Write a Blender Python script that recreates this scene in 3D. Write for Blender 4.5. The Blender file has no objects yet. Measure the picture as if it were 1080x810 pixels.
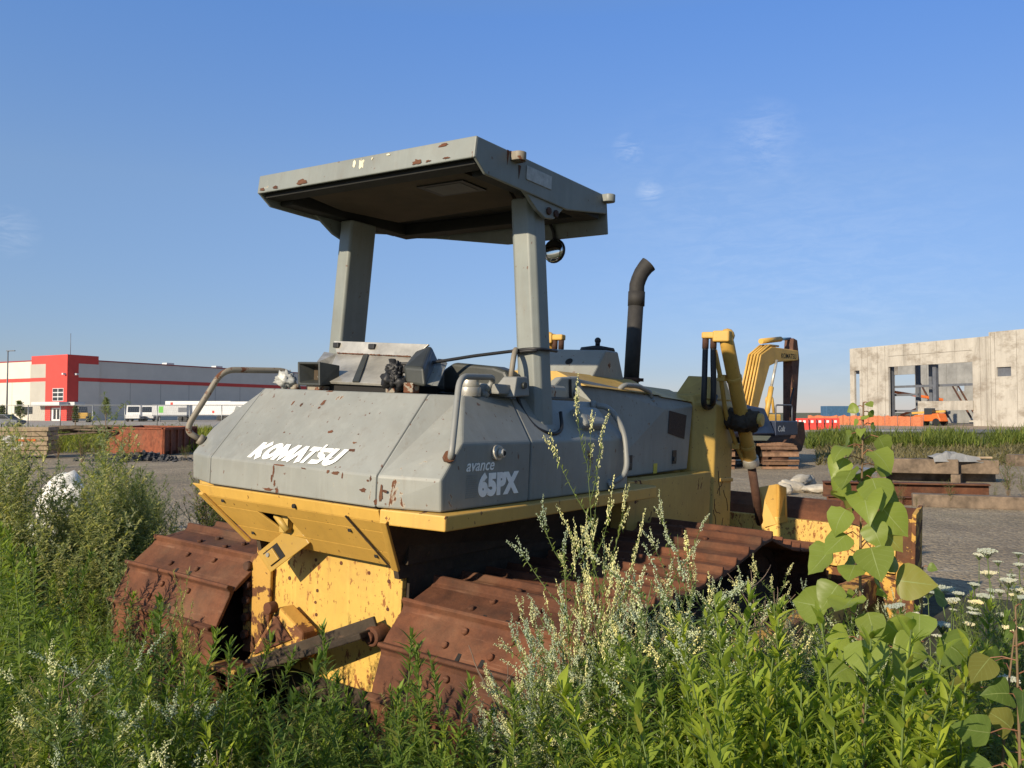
import bpy, bmesh, math, random
from mathutils import Vector as V, Matrix, Euler, Quaternion
R = math.radians
scn = bpy.context.scene
COL = scn.collection
PI = math.pi

# ------------------------------------------------------------------ camera facts
CAM_H, FOC, HOR = 1.65, 883.9, 435.0           # eye height, focal length in photo pixels, horizon row
PITCH = math.atan((HOR - 405) / FOC)

def ray(u, v):
    fw = V((0, math.cos(PITCH), math.sin(PITCH))); up = V((0, -math.sin(PITCH), math.cos(PITCH)))
    return fw + V((1, 0, 0)) * ((u - 540) / FOC) + up * ((405 - v) / FOC)

def at(u, v, y=None, z=None):
    """world point seen at pixel (u, v) at forward distance y, or on the level z"""
    d = ray(u, v)
    t = y / d.y if y is not None else (z - CAM_H) / d.z
    return V((0, 0, CAM_H)) + d * t

DZ_R = Matrix(((.81961539, .57155847, .03938956), (-.5715429, .82047287, -.01276644), (-.03961484, -.01204925, .99914237)))
DZ_T = V((-1.1126, 3.94777, -.08))

def U(u, v, X=None, Y=None, Z=None):
    """bulldozer coordinates of a pixel on the plane X, Y or Z = const"""
    o = DZ_R.transposed() @ (V((0, 0, CAM_H)) - DZ_T); d = DZ_R.transposed() @ ray(u, v)
    t = (X - o.x) / d.x if X is not None else (Y - o.y) / d.y if Y is not None else (Z - o.z) / d.z
    return o + d * t

# ------------------------------------------------------------------ node helpers
def new_mat(name):
    m = bpy.data.materials.new(name); m.use_nodes = True
    nt = m.node_tree; nt.nodes.clear()
    out = nt.nodes.new('ShaderNodeOutputMaterial')
    b = nt.nodes.new('ShaderNodeBsdfPrincipled')
    nt.links.new(b.outputs[0], out.inputs[0])
    return m, nt, b, out

def N(nt, t, **k):
    n = nt.nodes.new(t)
    for a, v in k.items(): setattr(n, a, v)
    return n

def noise(nt, co, scale, detail=5, rough=.6, dist=0):
    n = N(nt, 'ShaderNodeTexNoise'); n.inputs['Scale'].default_value = scale
    n.inputs['Detail'].default_value = detail; n.inputs['Roughness'].default_value = rough
    n.inputs['Distortion'].default_value = dist
    if co is not None: nt.links.new(co, n.inputs['Vector'])
    return n.outputs['Fac']

def ramp(nt, fac, stops, interp='LINEAR'):
    r = N(nt, 'ShaderNodeValToRGB'); r.color_ramp.interpolation = interp
    e = r.color_ramp.elements
    while len(e) > 1: e.remove(e[-1])
    for i, (p, c) in enumerate(stops):
        if not hasattr(c, '__len__'): c = (c, c, c)
        el = e[0] if i == 0 else e.new(p)
        el.position = p; el.color = (*c[:3], 1)
    nt.links.new(fac, r.inputs[0])
    return r.outputs[0]

def mix(nt, fac, a, b, mode='MIX'):
    m = N(nt, 'ShaderNodeMix', data_type='RGBA', blend_type=mode)
    for s, v in ((m.inputs[0], fac), (m.inputs[6], a), (m.inputs[7], b)):
        if hasattr(v, 'links'): nt.links.new(v, s)
        elif hasattr(v, '__len__'): s.default_value = (*v[:3], 1)
        elif s.type == 'RGBA': s.default_value = (v, v, v, 1)
        else: s.default_value = v
    return m.outputs[2]

def math_(nt, op, a, b=0.):
    m = N(nt, 'ShaderNodeMath', operation=op)
    for s, v in ((m.inputs[0], a), (m.inputs[1], b)):
        if hasattr(v, 'links'): nt.links.new(v, s)
        else: s.default_value = v
    return m.outputs[0]

def coords(nt, scale=(1, 1, 1), kind='Object'):
    t = N(nt, 'ShaderNodeTexCoord')
    mp = N(nt, 'ShaderNodeMapping'); mp.inputs['Scale'].default_value = scale
    nt.links.new(t.outputs[kind], mp.inputs[0])
    return mp.outputs[0]

def bump(nt, b, h, strength=.3, dist=.01):
    bp = N(nt, 'ShaderNodeBump'); bp.inputs['Strength'].default_value = strength; bp.inputs['Distance'].default_value = dist
    nt.links.new(h, bp.inputs['Height']); nt.links.new(bp.outputs[0], b.inputs['Normal'])

def setc(nt, b, c):
    if hasattr(c, 'links'): nt.links.new(c, b.inputs['Base Color'])
    else: b.inputs['Base Color'].default_value = (*c, 1)

RUST = (.115, .042, .018)

def paint(name, base, chips=.5, rough=.5, chip_scale=7., streak=.35, rust=RUST, dirt=(.16, .12, .08), dirt_amt=.25, halo=None, stretch=1., big=.45):
    """old machine paint: chalky fading, run-down streaks, chips with rust in them"""
    m, nt, b, o = new_mat(name)
    co = coords(nt)
    fade = ramp(nt, noise(nt, co, 1.7, 6, .6), [(.3, .78), (.7, 1.14)])
    c = mix(nt, 1., base, fade, 'MULTIPLY')
    st = ramp(nt, noise(nt, coords(nt, (9, 9, .8)), 2., 4, .65), [(.5, 0.), (.72, 1.)])
    c = mix(nt, math_(nt, 'MULTIPLY', st, streak * .5), c, tuple(min(1, x * 1.35 + .03) for x in base))
    st2 = ramp(nt, noise(nt, coords(nt, (7, 7, .9), 'Object'), 3.1, 5, .7), [(.56, 0.), (.75, 1.)])
    c = mix(nt, math_(nt, 'MULTIPLY', st2, streak * .8), c, dirt)
    dn = ramp(nt, noise(nt, co, 3.3, 7, .7), [(.45, 0.), (.8, 1.)])
    c = mix(nt, math_(nt, 'MULTIPLY', dn, dirt_amt), c, dirt)
    # chips
    n1 = noise(nt, coords(nt, (1, 1, stretch)), chip_scale, 9, .68, .4); n2 = noise(nt, co, 1.9, 4)
    k = math_(nt, 'ADD', n1, math_(nt, 'MULTIPLY', math_(nt, 'SUBTRACT', n2, .5), big))
    th = .735 - .13 * chips
    edge = ramp(nt, k, [(th - .012, 0.), (th, 1.)])
    core = ramp(nt, k, [(th, 0.), (th + .014, 1.)])
    c = mix(nt, edge, c, halo or tuple(min(1, x * 1.25) for x in base))
    rc = mix(nt, noise(nt, co, 40, 4), tuple(x * .6 for x in rust), tuple(x * 1.5 for x in rust))
    c = mix(nt, core, c, rc)
    # fine specks and scratches
    sp = ramp(nt, noise(nt, coords(nt, (1, 1, .6)), 42, 3, .5), [(.705 - .04 * chips, 0.), (.73 - .04 * chips, 1.)])
    c = mix(nt, math_(nt, 'MULTIPLY', sp, .8), c, rust)
    setc(nt, b, c)
    rr = mix(nt, core, rough, .9); nt.links.new(rr, b.inputs['Roughness'])
    hh = math_(nt, 'ADD', math_(nt, 'MULTIPLY', noise(nt, co, 90, 3), .15), math_(nt, 'MULTIPLY', core, -.6))
    hh = math_(nt, 'ADD', hh, math_(nt, 'MULTIPLY', noise(nt, co, 2.2, 2), 1.2))
    bump(nt, b, hh, .35, .004)
    return m

def rusty(name, base=(.15, .056, .026), paint_c=None, amt=0., rough=.85):
    m, nt, b, o = new_mat(name)
    co = coords(nt); rnd = N(nt, 'ShaderNodeObjectInfo').outputs['Random']
    add = N(nt, 'ShaderNodeVectorMath', operation='ADD'); nt.links.new(co, add.inputs[0])
    cmb = N(nt, 'ShaderNodeCombineXYZ'); nt.links.new(math_(nt, 'MULTIPLY', rnd, 37.), cmb.inputs[0]); nt.links.new(math_(nt, 'MULTIPLY', rnd, 11.), cmb.inputs[1])
    nt.links.new(cmb.outputs[0], add.inputs[1]); co = add.outputs[0]
    n = noise(nt, co, 6, 8, .68)
    dk = tuple(x * .45 for x in base); lt = (base[0] * 1.45, base[1] * 1.55, base[2] * 1.6)
    c = ramp(nt, n, [(.3, dk), (.5, base), (.72, lt)])
    c = mix(nt, math_(nt, 'MULTIPLY', ramp(nt, noise(nt, co, 55, 4, .7), [(.4, 0.), (.75, 1.)]), .5), c, tuple(x * .5 for x in base))
    c = mix(nt, math_(nt, 'MULTIPLY', ramp(nt, noise(nt, co, 2.1, 5), [(.5, 0.), (.75, 1.)]), .35), c, (.2, .13, .075))
    pk = ramp(nt, noise(nt, co, 1.6, 6, .7, .5), [(.50, 0.), (.66, 1.)])
    c = mix(nt, math_(nt, 'MULTIPLY', pk, .5), c, tuple(x * .28 for x in base))
    sc = ramp(nt, noise(nt, coords(nt, (.5, 7, 7)), 6, 5, .7), [(.62, 0.), (.72, 1.)])
    c = mix(nt, math_(nt, 'MULTIPLY', sc, .45), c, (.23, .12, .07))
    if paint_c:
        k = ramp(nt, noise(nt, co, 5, 9, .7, .3), [(.5 - amt * .2, 0.), (.52 - amt * .2, 1.)])
        c = mix(nt, k, c, paint_c)
    c = mix(nt, 1., c, ramp(nt, rnd, [(0, .82), (1, 1.15)]), 'MULTIPLY')
    setc(nt, b, c); b.inputs['Roughness'].default_value = rough
    bump(nt, b, math_(nt, 'ADD', noise(nt, co, 60, 6, .7), math_(nt, 'MULTIPLY', noise(nt, co, 9, 4), 1.5)), .5, .006)
    return m

def plain(name, base, rough=.6, metal=0., var=.25, scale=8., bmp=.15, spec=.5):
    m, nt, b, o = new_mat(name)
    co = coords(nt)
    c = mix(nt, 1., base, ramp(nt, noise(nt, co, scale, 6, .65), [(.3, 1 - var), (.7, 1 + var)]), 'MULTIPLY')
    setc(nt, b, c); b.inputs['Roughness'].default_value = rough; b.inputs['Metallic'].default_value = metal
    b.inputs['Specular IOR Level'].default_value = spec
    if bmp: bump(nt, b, noise(nt, co, scale * 6, 4), bmp, .005)
    return m

def leafmat(name, base, trans=.35, var=.3, rough=.55, vein=None, tip=None):
    m, nt, b, o = new_mat(name)
    info = N(nt, 'ShaderNodeObjectInfo').outputs['Random']
    gi = N(nt, 'ShaderNodeNewGeometry').outputs['Random Per Island']
    lo = tuple(x * (1 - var) for x in base); hi = (base[0] * (1 + var * 1.3), base[1] * (1 + var), base[2] * (1 + var * .5))
    c = ramp(nt, gi, [(0, lo), (.6, base), (1, hi)])
    c = mix(nt, 1., c, ramp(nt, info, [(0, (.68, .76, .8)), (.5, (1, 1, 1)), (1, (1.4, 1.25, .95))]), 'MULTIPLY')
    dry = ramp(nt, gi, [(.955, 0.), (.965, 1.)])
    c = mix(nt, math_(nt, 'MULTIPLY', dry, .55), c, (.22, .16, .05))
    if vein:
        rib = N(nt, 'ShaderNodeAttribute', attribute_name='rib').outputs['Fac']
        alo = N(nt, 'ShaderNodeAttribute', attribute_name='along').outputs['Fac']
        k1 = ramp(nt, rib, [(.012, 1.), (.035, 0.)])
        f = math_(nt, 'FRACT', math_(nt, 'MULTIPLY', math_(nt, 'SUBTRACT', alo, math_(nt, 'MULTIPLY', rib, .3)), 6.5))
        k2 = math_(nt, 'MULTIPLY', ramp(nt, f, [(0, 1.), (.09, 0.)]), .45)
        c = mix(nt, math_(nt, 'MAXIMUM', k1, k2), c, vein)
    setc(nt, b, c); b.inputs['Roughness'].default_value = rough
    b.inputs['Specular IOR Level'].default_value = .22
    tr = N(nt, 'ShaderNodeBsdfTranslucent')
    tc = mix(nt, 1., c, (1.25, 1.3, .5), 'MULTIPLY'); nt.links.new(tc, tr.inputs['Color'])
    ms = N(nt, 'ShaderNodeMixShader'); ms.inputs[0].default_value = trans
    nt.links.new(b.outputs[0], ms.inputs[1]); nt.links.new(tr.outputs[0], ms.inputs[2]); nt.links.new(ms.outputs[0], o.inputs[0])
    return m

MT = {}
GREY = (.255, .262, .238)
MT['grey'] = paint('grey_machine_paint', GREY, .40, .5, 9., .45, halo=(.42, .37, .28), stretch=.55, big=.5)
MT['grey_clean'] = paint('grey_canopy_paint', (.212, .231, .213), .22, .5, 8., .35, halo=(.5, .46, .34))
MT['yellow'] = paint('yellow_machine_paint', (.60, .36, .075), .5, .5, 9., .3, dirt=(.25, .15, .06))
MT['yellow_worn'] = paint('yellow_scratched_paint', (.64, .415, .09), 1.2, .55, 38., .6, rust=(.24, .095, .025), dirt=(.36, .19, .06), dirt_amt=.75, halo=(.5, .28, .07), stretch=.5, big=.5)
MT['yellow_old'] = paint('yellow_faded_paint', (.50, .325, .075), .62, .55, 6., .4, dirt=(.17, .10, .045), dirt_amt=.35)
MT['flap'] = paint('ochre_flap_paint', (.42, .25, .035), .1, .45, 6., .1)
MT['rust'] = rusty('track_rust', (.117, .040, .016))
MT['rust_dark'] = rusty('dark_rust', (.075, .032, .018))
MT['rust_yellow'] = rusty('flaking_yellow_rust', (.15, .058, .022), (.54, .31, .065), -.05)
MT['mud'] = rusty('caked_mud', (.05, .034, .02))
MT['black'] = plain('black_rubber', (.014, .014, .015), .55)
MT['flaked'] = plain('flaked_primer', (.62, .58, .42), .7, 0, .2, 30)
MT['roof_shade'] = plain('shaded_underside', (.018, .018, .017), .8)  # shade under the canopy roof put into the frame's colour
MT['dark'] = plain('dark_gap', (.012, .011, .01), .9)
MT['dgrey'] = plain('dark_grey_plastic', (.04, .043, .038), .5)
MT['stack'] = plain('sooty_exhaust', (.025, .023, .021), .75, 0, .35, 12)
MT['steel'] = plain('scuffed_steel', (.42, .40, .35), .36, .35, .4, 5)
MT['bar'] = paint('handrail_grey', (.235, .24, .225), .55, .5, 16., .2)
MT['bar_rust'] = paint('handrail_brown', (.24, .21, .16), 1.2, .6, 14., .3)
MT['white'] = plain('white_decal', (.88, .88, .84), .5, 0, .12, 14)
MT['decal_dim'] = plain('pale_decal', (.50, .52, .52), .5, 0, .12, 14)
MT['decal_dark'] = plain('ghost_decal', (.19, .20, .19), .5)
MT['sticker'] = plain('yellow_sticker', (.62, .5, .05), .5)
MT['tan'] = plain('tan_liner', (.06, .042, .024), .85, 0, .3, 3)
MT['vent'] = plain('brown_mesh', (.06, .038, .028), .85, 0, .3, 60, .5)
MT['plate'] = plain('worn_nameplate', (.40, .41, .39), .5, .1, .25, 30)
m, nt, b, o = new_mat('mirror_glass'); b.inputs['Base Color'].default_value = (.6, .62, .62, 1); b.inputs['Metallic'].default_value = 1; b.inputs['Roughness'].default_value = .06; MT['mirror'] = m
m, nt, b, o = new_mat('window_glass'); b.inputs['Base Color'].default_value = (.03, .035, .04, 1); b.inputs['Roughness'].default_value = .08; MT['glass'] = m

# ------------------------------------------------------------------ mesh builder
class MB:
    def __init__(s): s.v, s.f, s.mi, s.sm = [], [], [], []
    def face(s, pts, mi=0, sm=False):
        n = len(s.v); s.v += [V(p) for p in pts]; s.f.append(list(range(n, n + len(pts)))); s.mi.append(mi); s.sm.append(sm); return s
    def poly(s, verts, faces, mi=0, sm=False):
        n = len(s.v); s.v += [V(p) for p in verts]
        for f in faces: s.f.append([n + i for i in f]); s.mi.append(mi); s.sm.append(sm)
        return s
    def prism(s, pts, vec, mi=0):
        pts = [V(p) for p in pts]; vec = V(vec); k = len(pts)
        nrm = V((0, 0, 0))
        for i in range(k): nrm += (pts[i] - pts[0]).cross(pts[(i + 1) % k] - pts[0])
        if nrm.dot(vec) > 0: pts.reverse()
        vs = pts + [p + vec for p in pts]
        fs = [list(range(k)), list(range(2 * k - 1, k - 1, -1))] + [[(i + 1) % k, i, k + i, k + (i + 1) % k] for i in range(k)]
        return s.poly(vs, fs, mi)
    def box(s, c, d, rot=None, mi=0):
        c = V(c); hx, hy, hz = d[0] / 2, d[1] / 2, d[2] / 2
        M = Euler(rot).to_matrix() if rot is not None and len(rot) == 3 and not isinstance(rot, Matrix) else rot
        vs = [V((x, y, z)) for z in (-hz, hz) for y in (-hy, hy) for x in (-hx, hx)]
        if M is not None: vs = [M @ v for v in vs]
        return s.poly([c + v for v in vs], [[0, 2, 3, 1], [4, 5, 7, 6], [0, 1, 5, 4], [2, 6, 7, 3], [0, 4, 6, 2], [1, 3, 7, 5]], mi)
    def span(s, a, b, mi=0):
        a, b = V(a), V(b); return s.box((a + b) / 2, tuple(abs(x) for x in (b - a)), None, mi)
    def beam(s, p, q, w, h, up=(0, 0, 1), mi=0):
        p, q = V(p), V(q); y = (q - p).normalized(); x = y.cross(V(up)).normalized(); z = x.cross(y)
        return s.box((p + q) / 2, (w, (q - p).length, h), Matrix((x, y, z)).transposed(), mi)
    def cyl(s, p, q, r0, r1=None, n=16, mi=0, caps=True):
        r1 = r0 if r1 is None else r1
        p, q = V(p), V(q); d = (q - p).normalized(); a = d.orthogonal().normalized(); b2 = d.cross(a)
        k = len(s.v)
        for c, r in ((p, r0), (q, r1)):
            for i in range(n):
                t = 2 * PI * i / n; s.v.append(c + a * math.cos(t) * r + b2 * math.sin(t) * r)
        for i in range(n): s.f.append([k + i, k + (i + 1) % n, k + n + (i + 1) % n, k + n + i]); s.mi.append(mi); s.sm.append(True)
        if caps:
            s.f.append([k + i for i in range(n)][::-1]); s.f.append([k + n + i for i in range(n)]); s.mi += [mi, mi]; s.sm += [False, False]
        return s
    def tube(s, path, r, n=10, mi=0, caps=True):
        path = [V(p) for p in path]; k = len(s.v); rs = r if hasattr(r, '__len__') else [r] * len(path)
        a = None
        for i, p in enumerate(path):
            d = ((path[min(i + 1, len(path) - 1)] - p).normalized() + (p - path[max(i - 1, 0)]).normalized())
            d = d.normalized() if d.length > 1e-9 else V((0, 0, 1))
            if a is None: a = d.orthogonal().normalized()
            a = (a - d * a.dot(d)).normalized(); b2 = d.cross(a)
            for j in range(n):
                t = 2 * PI * j / n; s.v.append(p + (a * math.cos(t) + b2 * math.sin(t)) * rs[i])
        for i in range(len(path) - 1):
            for j in range(n):
                s.f.append([k + i * n + j, k + i * n + (j + 1) % n, k + (i + 1) * n + (j + 1) % n, k + (i + 1) * n + j]); s.mi.append(mi); s.sm.append(True)
        if caps:
            L = k + (len(path) - 1) * n
            s.f.append([k + j for j in range(n)][::-1]); s.f.append([L + j for j in range(n)]); s.mi += [mi] * 2; s.sm += [False] * 2
        return s
    def ball(s, c, r, seg=10, mi=0, jit=0, rng=None, sc=(1, 1, 1)):
        bm = bmesh.new(); bmesh.ops.create_icosphere(bm, subdivisions=2 if seg < 12 else 3, radius=1)
        k = len(s.v)
        for v in bm.verts:
            f = 1 + (rng.uniform(-jit, jit) if rng else 0)
            s.v.append(V(c) + V((v.co.x * sc[0], v.co.y * sc[1], v.co.z * sc[2])) * r * f)
        for f in bm.faces: s.f.append([k + v.index for v in f.verts]); s.mi.append(mi); s.sm.append(True)
        bm.free(); return s
    def build(s, name, mats, parent=None, bevel=0., seg=2, loc=None, smooth_all=False, subd=0, fix=False):
        me = bpy.data.meshes.new(name)
        me.from_pydata([tuple(v) for v in s.v], [], s.f)
        mats = mats if isinstance(mats, (list, tuple)) else [mats]
        for m_ in mats: me.materials.append(m_)
        me.polygons.foreach_set('material_index', s.mi)
        me.polygons.foreach_set('use_smooth', [True] * len(s.f) if smooth_all else s.sm)
        if fix:
            bm = bmesh.new(); bm.from_mesh(me); bmesh.ops.remove_doubles(bm, verts=bm.verts, dist=1e-4)
            bmesh.ops.recalc_face_normals(bm, faces=bm.faces); bm.to_mesh(me); bm.free()
        me.update()
        ob = bpy.data.objects.new(name, me); COL.objects.link(ob)
        if parent is not None: ob.parent = parent
        if loc is not None: ob.location = loc
        if bevel:
            bv = ob.modifiers.new('bevel', 'BEVEL'); bv.width = bevel; bv.segments = seg; bv.limit_method = 'ANGLE'; bv.angle_limit = R(28); bv.harden_normals = False
        return ob

def smooth_path(pts, r=.06, k=6):
    pts = [V(p) for p in pts]; out = [pts[0]]
    for i in range(1, len(pts) - 1):
        a, b_, c = pts[i - 1], pts[i], pts[i + 1]
        ra = min(r, (a - b_).length * .45); rc = min(r, (c - b_).length * .45)
        p, q = b_ + (a - b_).normalized() * ra, b_ + (c - b_).normalized() * rc
        for j in range(k + 1):
            t = j / k; out.append(p * (1 - t) ** 2 + b_ * 2 * t * (1 - t) + q * t * t)
    out.append(pts[-1]); return out

def tag(o, label=None, cat=None, group=None, kind=None):
    if label: o['label'] = label
    if cat: o['category'] = cat
    if group: o['group'] = group
    if kind: o['kind'] = kind
    return o

def empty(name, loc=(0, 0, 0), rz=0., label=None, cat=None, group=None):
    o = bpy.data.objects.new(name, None); COL.objects.link(o); o.location = loc; o.rotation_euler = (0, 0, rz); o.empty_display_size = .2
    return tag(o, label, cat, group)

def copy_tree(o, parent=None):
    c = o.copy(); COL.objects.link(c)
    if parent is not None: c.parent = parent
    for ch in list(o.children): copy_tree(ch, c)
    return c

def text_mesh(name, body, size, mat, parent, M, offset=0., shear=0., extrude=.0008, spacing=1.):
    cu = bpy.data.curves.new(name, 'FONT'); cu.body = body; cu.size = size; cu.offset = offset; cu.shear = shear
    cu.extrude = extrude; cu.space_character = spacing; cu.resolution_u = 4; cu.align_x = 'LEFT'
    t = bpy.data.objects.new(name, cu); COL.objects.link(t)
    bpy.context.view_layer.update()
    me = bpy.data.meshes.new_from_object(t.evaluated_get(bpy.context.evaluated_depsgraph_get()))
    bpy.data.objects.remove(t)
    me.materials.clear(); me.materials.append(mat); me.transform(M)
    o = bpy.data.objects.new(name, me); COL.objects.link(o)
    if parent is not None: o.parent = parent
    return o

def frame_m(o, x, y):
    """matrix whose local x, y lie along the given vectors at origin o"""
    x = V(x).normalized(); y = (V(y) - x * V(y).dot(x)).normalized(); z = x.cross(y)
    return Matrix.Translation(V(o)) @ Matrix((x, y, z)).transposed().to_4x4()

# ================================================================== BULLDOZER
DZ = empty('bulldozer', DZ_T, 0, 'weathered grey and yellow crawler bulldozer with open canopy and rusty tracks', 'bulldozer')
DZ.rotation_mode = 'QUATERNION'; DZ.rotation_quaternion = DZ_R.to_quaternion()

# ---- rear tank -----------------------------------------------------------------
xs, W = .58, .861
ZB, ZF, ZS, ZT = 1.347, 1.483, 1.633, 1.843
def tank_half(sg):
    """one side's corner piece and side panel"""
    b_ = MB()
    q = lambda x, y, z: (sg * x, y, z)
    P = dict(sb=q(xs, 0, ZB), cb=q(W, .099, ZB), sf=q(xs, 0, ZF), cf=q(W, .09, ZF), B=q(W, .221, ZS), A=q(.70, .425, ZT), st=q(xs, .314, ZT),
             mb=q(W, .757, ZB), ms=q(W, .757, ZS), mt=q(.70, .80, ZT), ib=q(xs, .757, ZB), it=q(xs, .757, ZT))
    ks = list(P); ix = {k: i for i, k in enumerate(ks)}
    F = [['sb', 'cb', 'cf', 'sf'], ['sf', 'cf', 'B', 'A', 'st'], ['cb', 'mb', 'ms', 'B', 'cf'], ['B', 'ms', 'mt', 'A'], ['st', 'A', 'mt', 'it'],
         ['sb', 'sf', 'st', 'it', 'ib'], ['mb', 'ib', 'it', 'mt', 'ms'], ['sb', 'ib', 'mb', 'cb']]
    F2 = [['sf', 'cf', 'B'], ['sf', 'B', 'A', 'st']]
    faces = [[ix[k] for k in f] for f in F[:1] + F2 + F[2:]]
    return b_.poly([P[k] for k in ks], faces)
g = .004
m_ = MB()
pr = [(0, ZB + .0), (0, ZF), (.314, ZT), (.757, ZT), (.757, ZB)]
m_.prism([(-xs + g, y, z) for y, z in pr], (2 * (xs - g), 0, 0))
m_.build('fuel_tank', MT['grey'], DZ, .007)
for sg in (1, -1): tank_half(sg).build('tank_corner', MT['grey'], DZ, .009, fix=True)
MB().span((-.57, .02, 1.31), (.57, .7, 1.36)).build('tank_base', MT['mud'], DZ)
# side body under the cab
for sg in (1, -1):
    s_ = MB(); q = lambda x, y, z: (sg * x, y, z)
    Y1, Y2 = .765, 1.80
    vs = [q(W, Y1, ZB), q(W, Y1, ZS), q(.70, .805, 1.84), q(.45, .805, 1.84), q(.45, Y1, ZB),
          q(W, Y2, ZB), q(W, Y2 - .02, ZS), q(.70, Y2 - .18, 1.84), q(.45, Y2 - .18, 1.84), q(.45, Y2, ZB)]
    s_.poly(vs, [[0, 1, 2, 3, 4], [5, 9, 8, 7, 6], [0, 5, 6, 1], [1, 6, 7, 2], [2, 7, 8, 3], [3, 8, 9, 4], [4, 9, 5, 0]])
    s_.build('side_panel', MT['grey'], DZ, .009, fix=True)
s_ = MB().span((-.57, .8, 1.36), (.57, 1.9, 1.60)); s_.build('cab_floor', MT['dgrey'], DZ)
# raised lump on the side facet
p0 = U(600, 437, X=.76); p1 = U(630, 452, X=.80)
s_ = MB(); a_ = V((.76, 1.27, 1.77)); nrm = V((.79, 0, .61))
M3 = Matrix((V((0, 1, 0)), V((.61, 0, -.79)), nrm)).transposed()
s_.box(V((.785, 1.42, 1.735)), (.25, .13, .10), M3); s_.build('step_housing', MT['grey'], DZ, .025, 3)
# lettering ----------------------------------------------------------------------
def stroke(pts, w):
    """2-D band of width w along a polyline, as quads"""
    pts = [V((p[0], p[1])) for p in pts]; L, Rr = [], []
    for i, p in enumerate(pts):
        d0 = (p - pts[i - 1]).normalized() if i else (pts[1] - p).normalized()
        d1 = (pts[i + 1] - p).normalized() if i < len(pts) - 1 else d0
        n0, n1 = V((-d0.y, d0.x)), V((-d1.y, d1.x)); nn = (n0 + n1)
        nn = nn.normalized() / max(.45, nn.normalized().dot(n0)); L.append(p + nn * w / 2); Rr.append(p - nn * w / 2)
    return [[L[i], L[i + 1], Rr[i + 1], Rr[i]] for i in range(len(pts) - 1)]
def arc(cx, cy, rx, ry, a0, a1, n=14): return [(cx + rx * math.cos(R(a0 + (a1 - a0) * i / n)), cy + ry * math.sin(R(a0 + (a1 - a0) * i / n))) for i in range(n + 1)]
def wordmark():
    quads = []; w = .315; x = 0
    def put(strokes, adv, ww=w):
        nonlocal x
        for s__ in strokes:
            for qd in stroke([(px + x, py) for px, py in s__], ww): quads.append(qd)
        x += adv
    put([[(.13, 0), (.13, 1)], [(.22, .46), (.72, 1.0)], [(.30, .52), (.78, 0)]], .90)
    put([arc(.43, .5, .30, .37, 0, 360, 24)], .90)
    put([[(.13, 0), (.13, 1)], [(.97, 0), (.97, 1)], [(.13, .95), (.55, .25), (.97, .95)]], 1.08)
    put([[(.10, 0), (.50, .95)], [(.44, .95), (.86, 0)]], .86)
    put([[(.0, .87), (.62, .87)], [(.36, 0), (.36, .9)]], .60, .26)
    put([[(.14, .80), (.14, 1.18)]], .16, .15)
    S = [(.72, .86), (.45, .87), (.20, .84), (.14, .68), (.24, .56), (.52, .46), (.62, .32), (.56, .16), (.34, .125), (.02, .13)]
    put([S], .80, .25)
    put([[(.13, 1), (.13, .42)] + arc(.43, .42, .30, .29, 180, 360, 10) + [(.73, 1)]], .95)
    return quads, x
quads, wl = wordmark()
bl = V((-.305, .045, ZF + .05)); sl = V((0, .314, ZT - ZF)).normalized()
ex = V((1, 0, 0)); ln = .60; hh = .098; nrm = ex.cross(sl)
s_ = MB()
for i, qd in enumerate(quads):
    P = []
    for p in qd:
        yy = p.y * hh; xx = p.x / wl * ln + .42 * yy
        y_on = yy; pt = V((bl.x + xx, 0, 0)) + V((0, 0, ZF)) + sl * (y_on + .022) + nrm * (.0026 + .00005 * i); P.append(pt)
    s_.face(P)
s_.build('maker_lettering', MT['white'], DZ)
text_mesh('model_lettering', '65PX', .128, MT['white'], DZ, frame_m((W + .002, .352, 1.402), (0, 1, -.0), (0, 0, 1)), .0085, 0, spacing=1.06)
text_mesh('series_lettering', 'avance', .074, MT['white'], DZ, frame_m((W + .002, .255, 1.512), (0, 1, 0), (0, 0, 1)), .0008, .32, spacing=1.02)
s_ = MB()
for i in range(11): s_.span((W + .0005, .262, 1.395 + i * .0095), (W + .002, .34, 1.399 + i * .0095))
s_.build('striped_letter', MT['decal_dark'], DZ)
def chip(o, ex, ey, w, h, seed, name='rust_chip', par=None, mat='rust'):
    r = random.Random(seed); ex, ey = V(ex).normalized(), V(ey).normalized(); nn = ex.cross(ey); n_ = 13
    P = []
    for i in range(n_):
        a = 2 * PI * i / n_; k = r.uniform(.45, 1.1); P.append(V(o) + ex * (math.cos(a) * w * k / 2) + ey * (math.sin(a) * h * k / 2) + nn * .0012)
    MB().face(P).build(name, MT[mat], par or DZ)
EX, UP = (1, 0, 0), (0, 0, 1)
for i, (u, v, w_, h_) in enumerate(((229, 480, .06, .010), (243, 482, .03, .012), (265, 486, .03, .01), (279, 488, .07, .014), (296, 490.5, .10, .012), (288.5, 497, .016, .06), (286.5, 504, .014, .05), (289.5, 510, .02, .05), (283, 516, .09, .020), (292, 517, .03, .04), (320, 494, .04, .008), (346, 497.5, .025, .02), (354, 498.6, .06, .022), (361, 502, .014, .035), (383, 517, .05, .022), (391, 504.5, .012, .03), (388, 507, .02, .014))):
    p = U(u, v, Y=-.0); chip(p, EX, UP, w_, h_, i) if p.z < ZF else chip(V((p.x, .003, ZF)) + V((0, .314, .36)).normalized() * (p.z - ZF + .004), EX, (0, .314, .36), w_, h_, i)
def slope_pt(u, v):
    lo, hi = 0., .4
    for _ in range(40):
        m_ = (lo + hi) / 2; p = U(u, v, Y=m_)
        if p.z - (ZF + m_ * .36 / .314) > 0: lo = m_
        else: hi = m_
    return p
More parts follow.
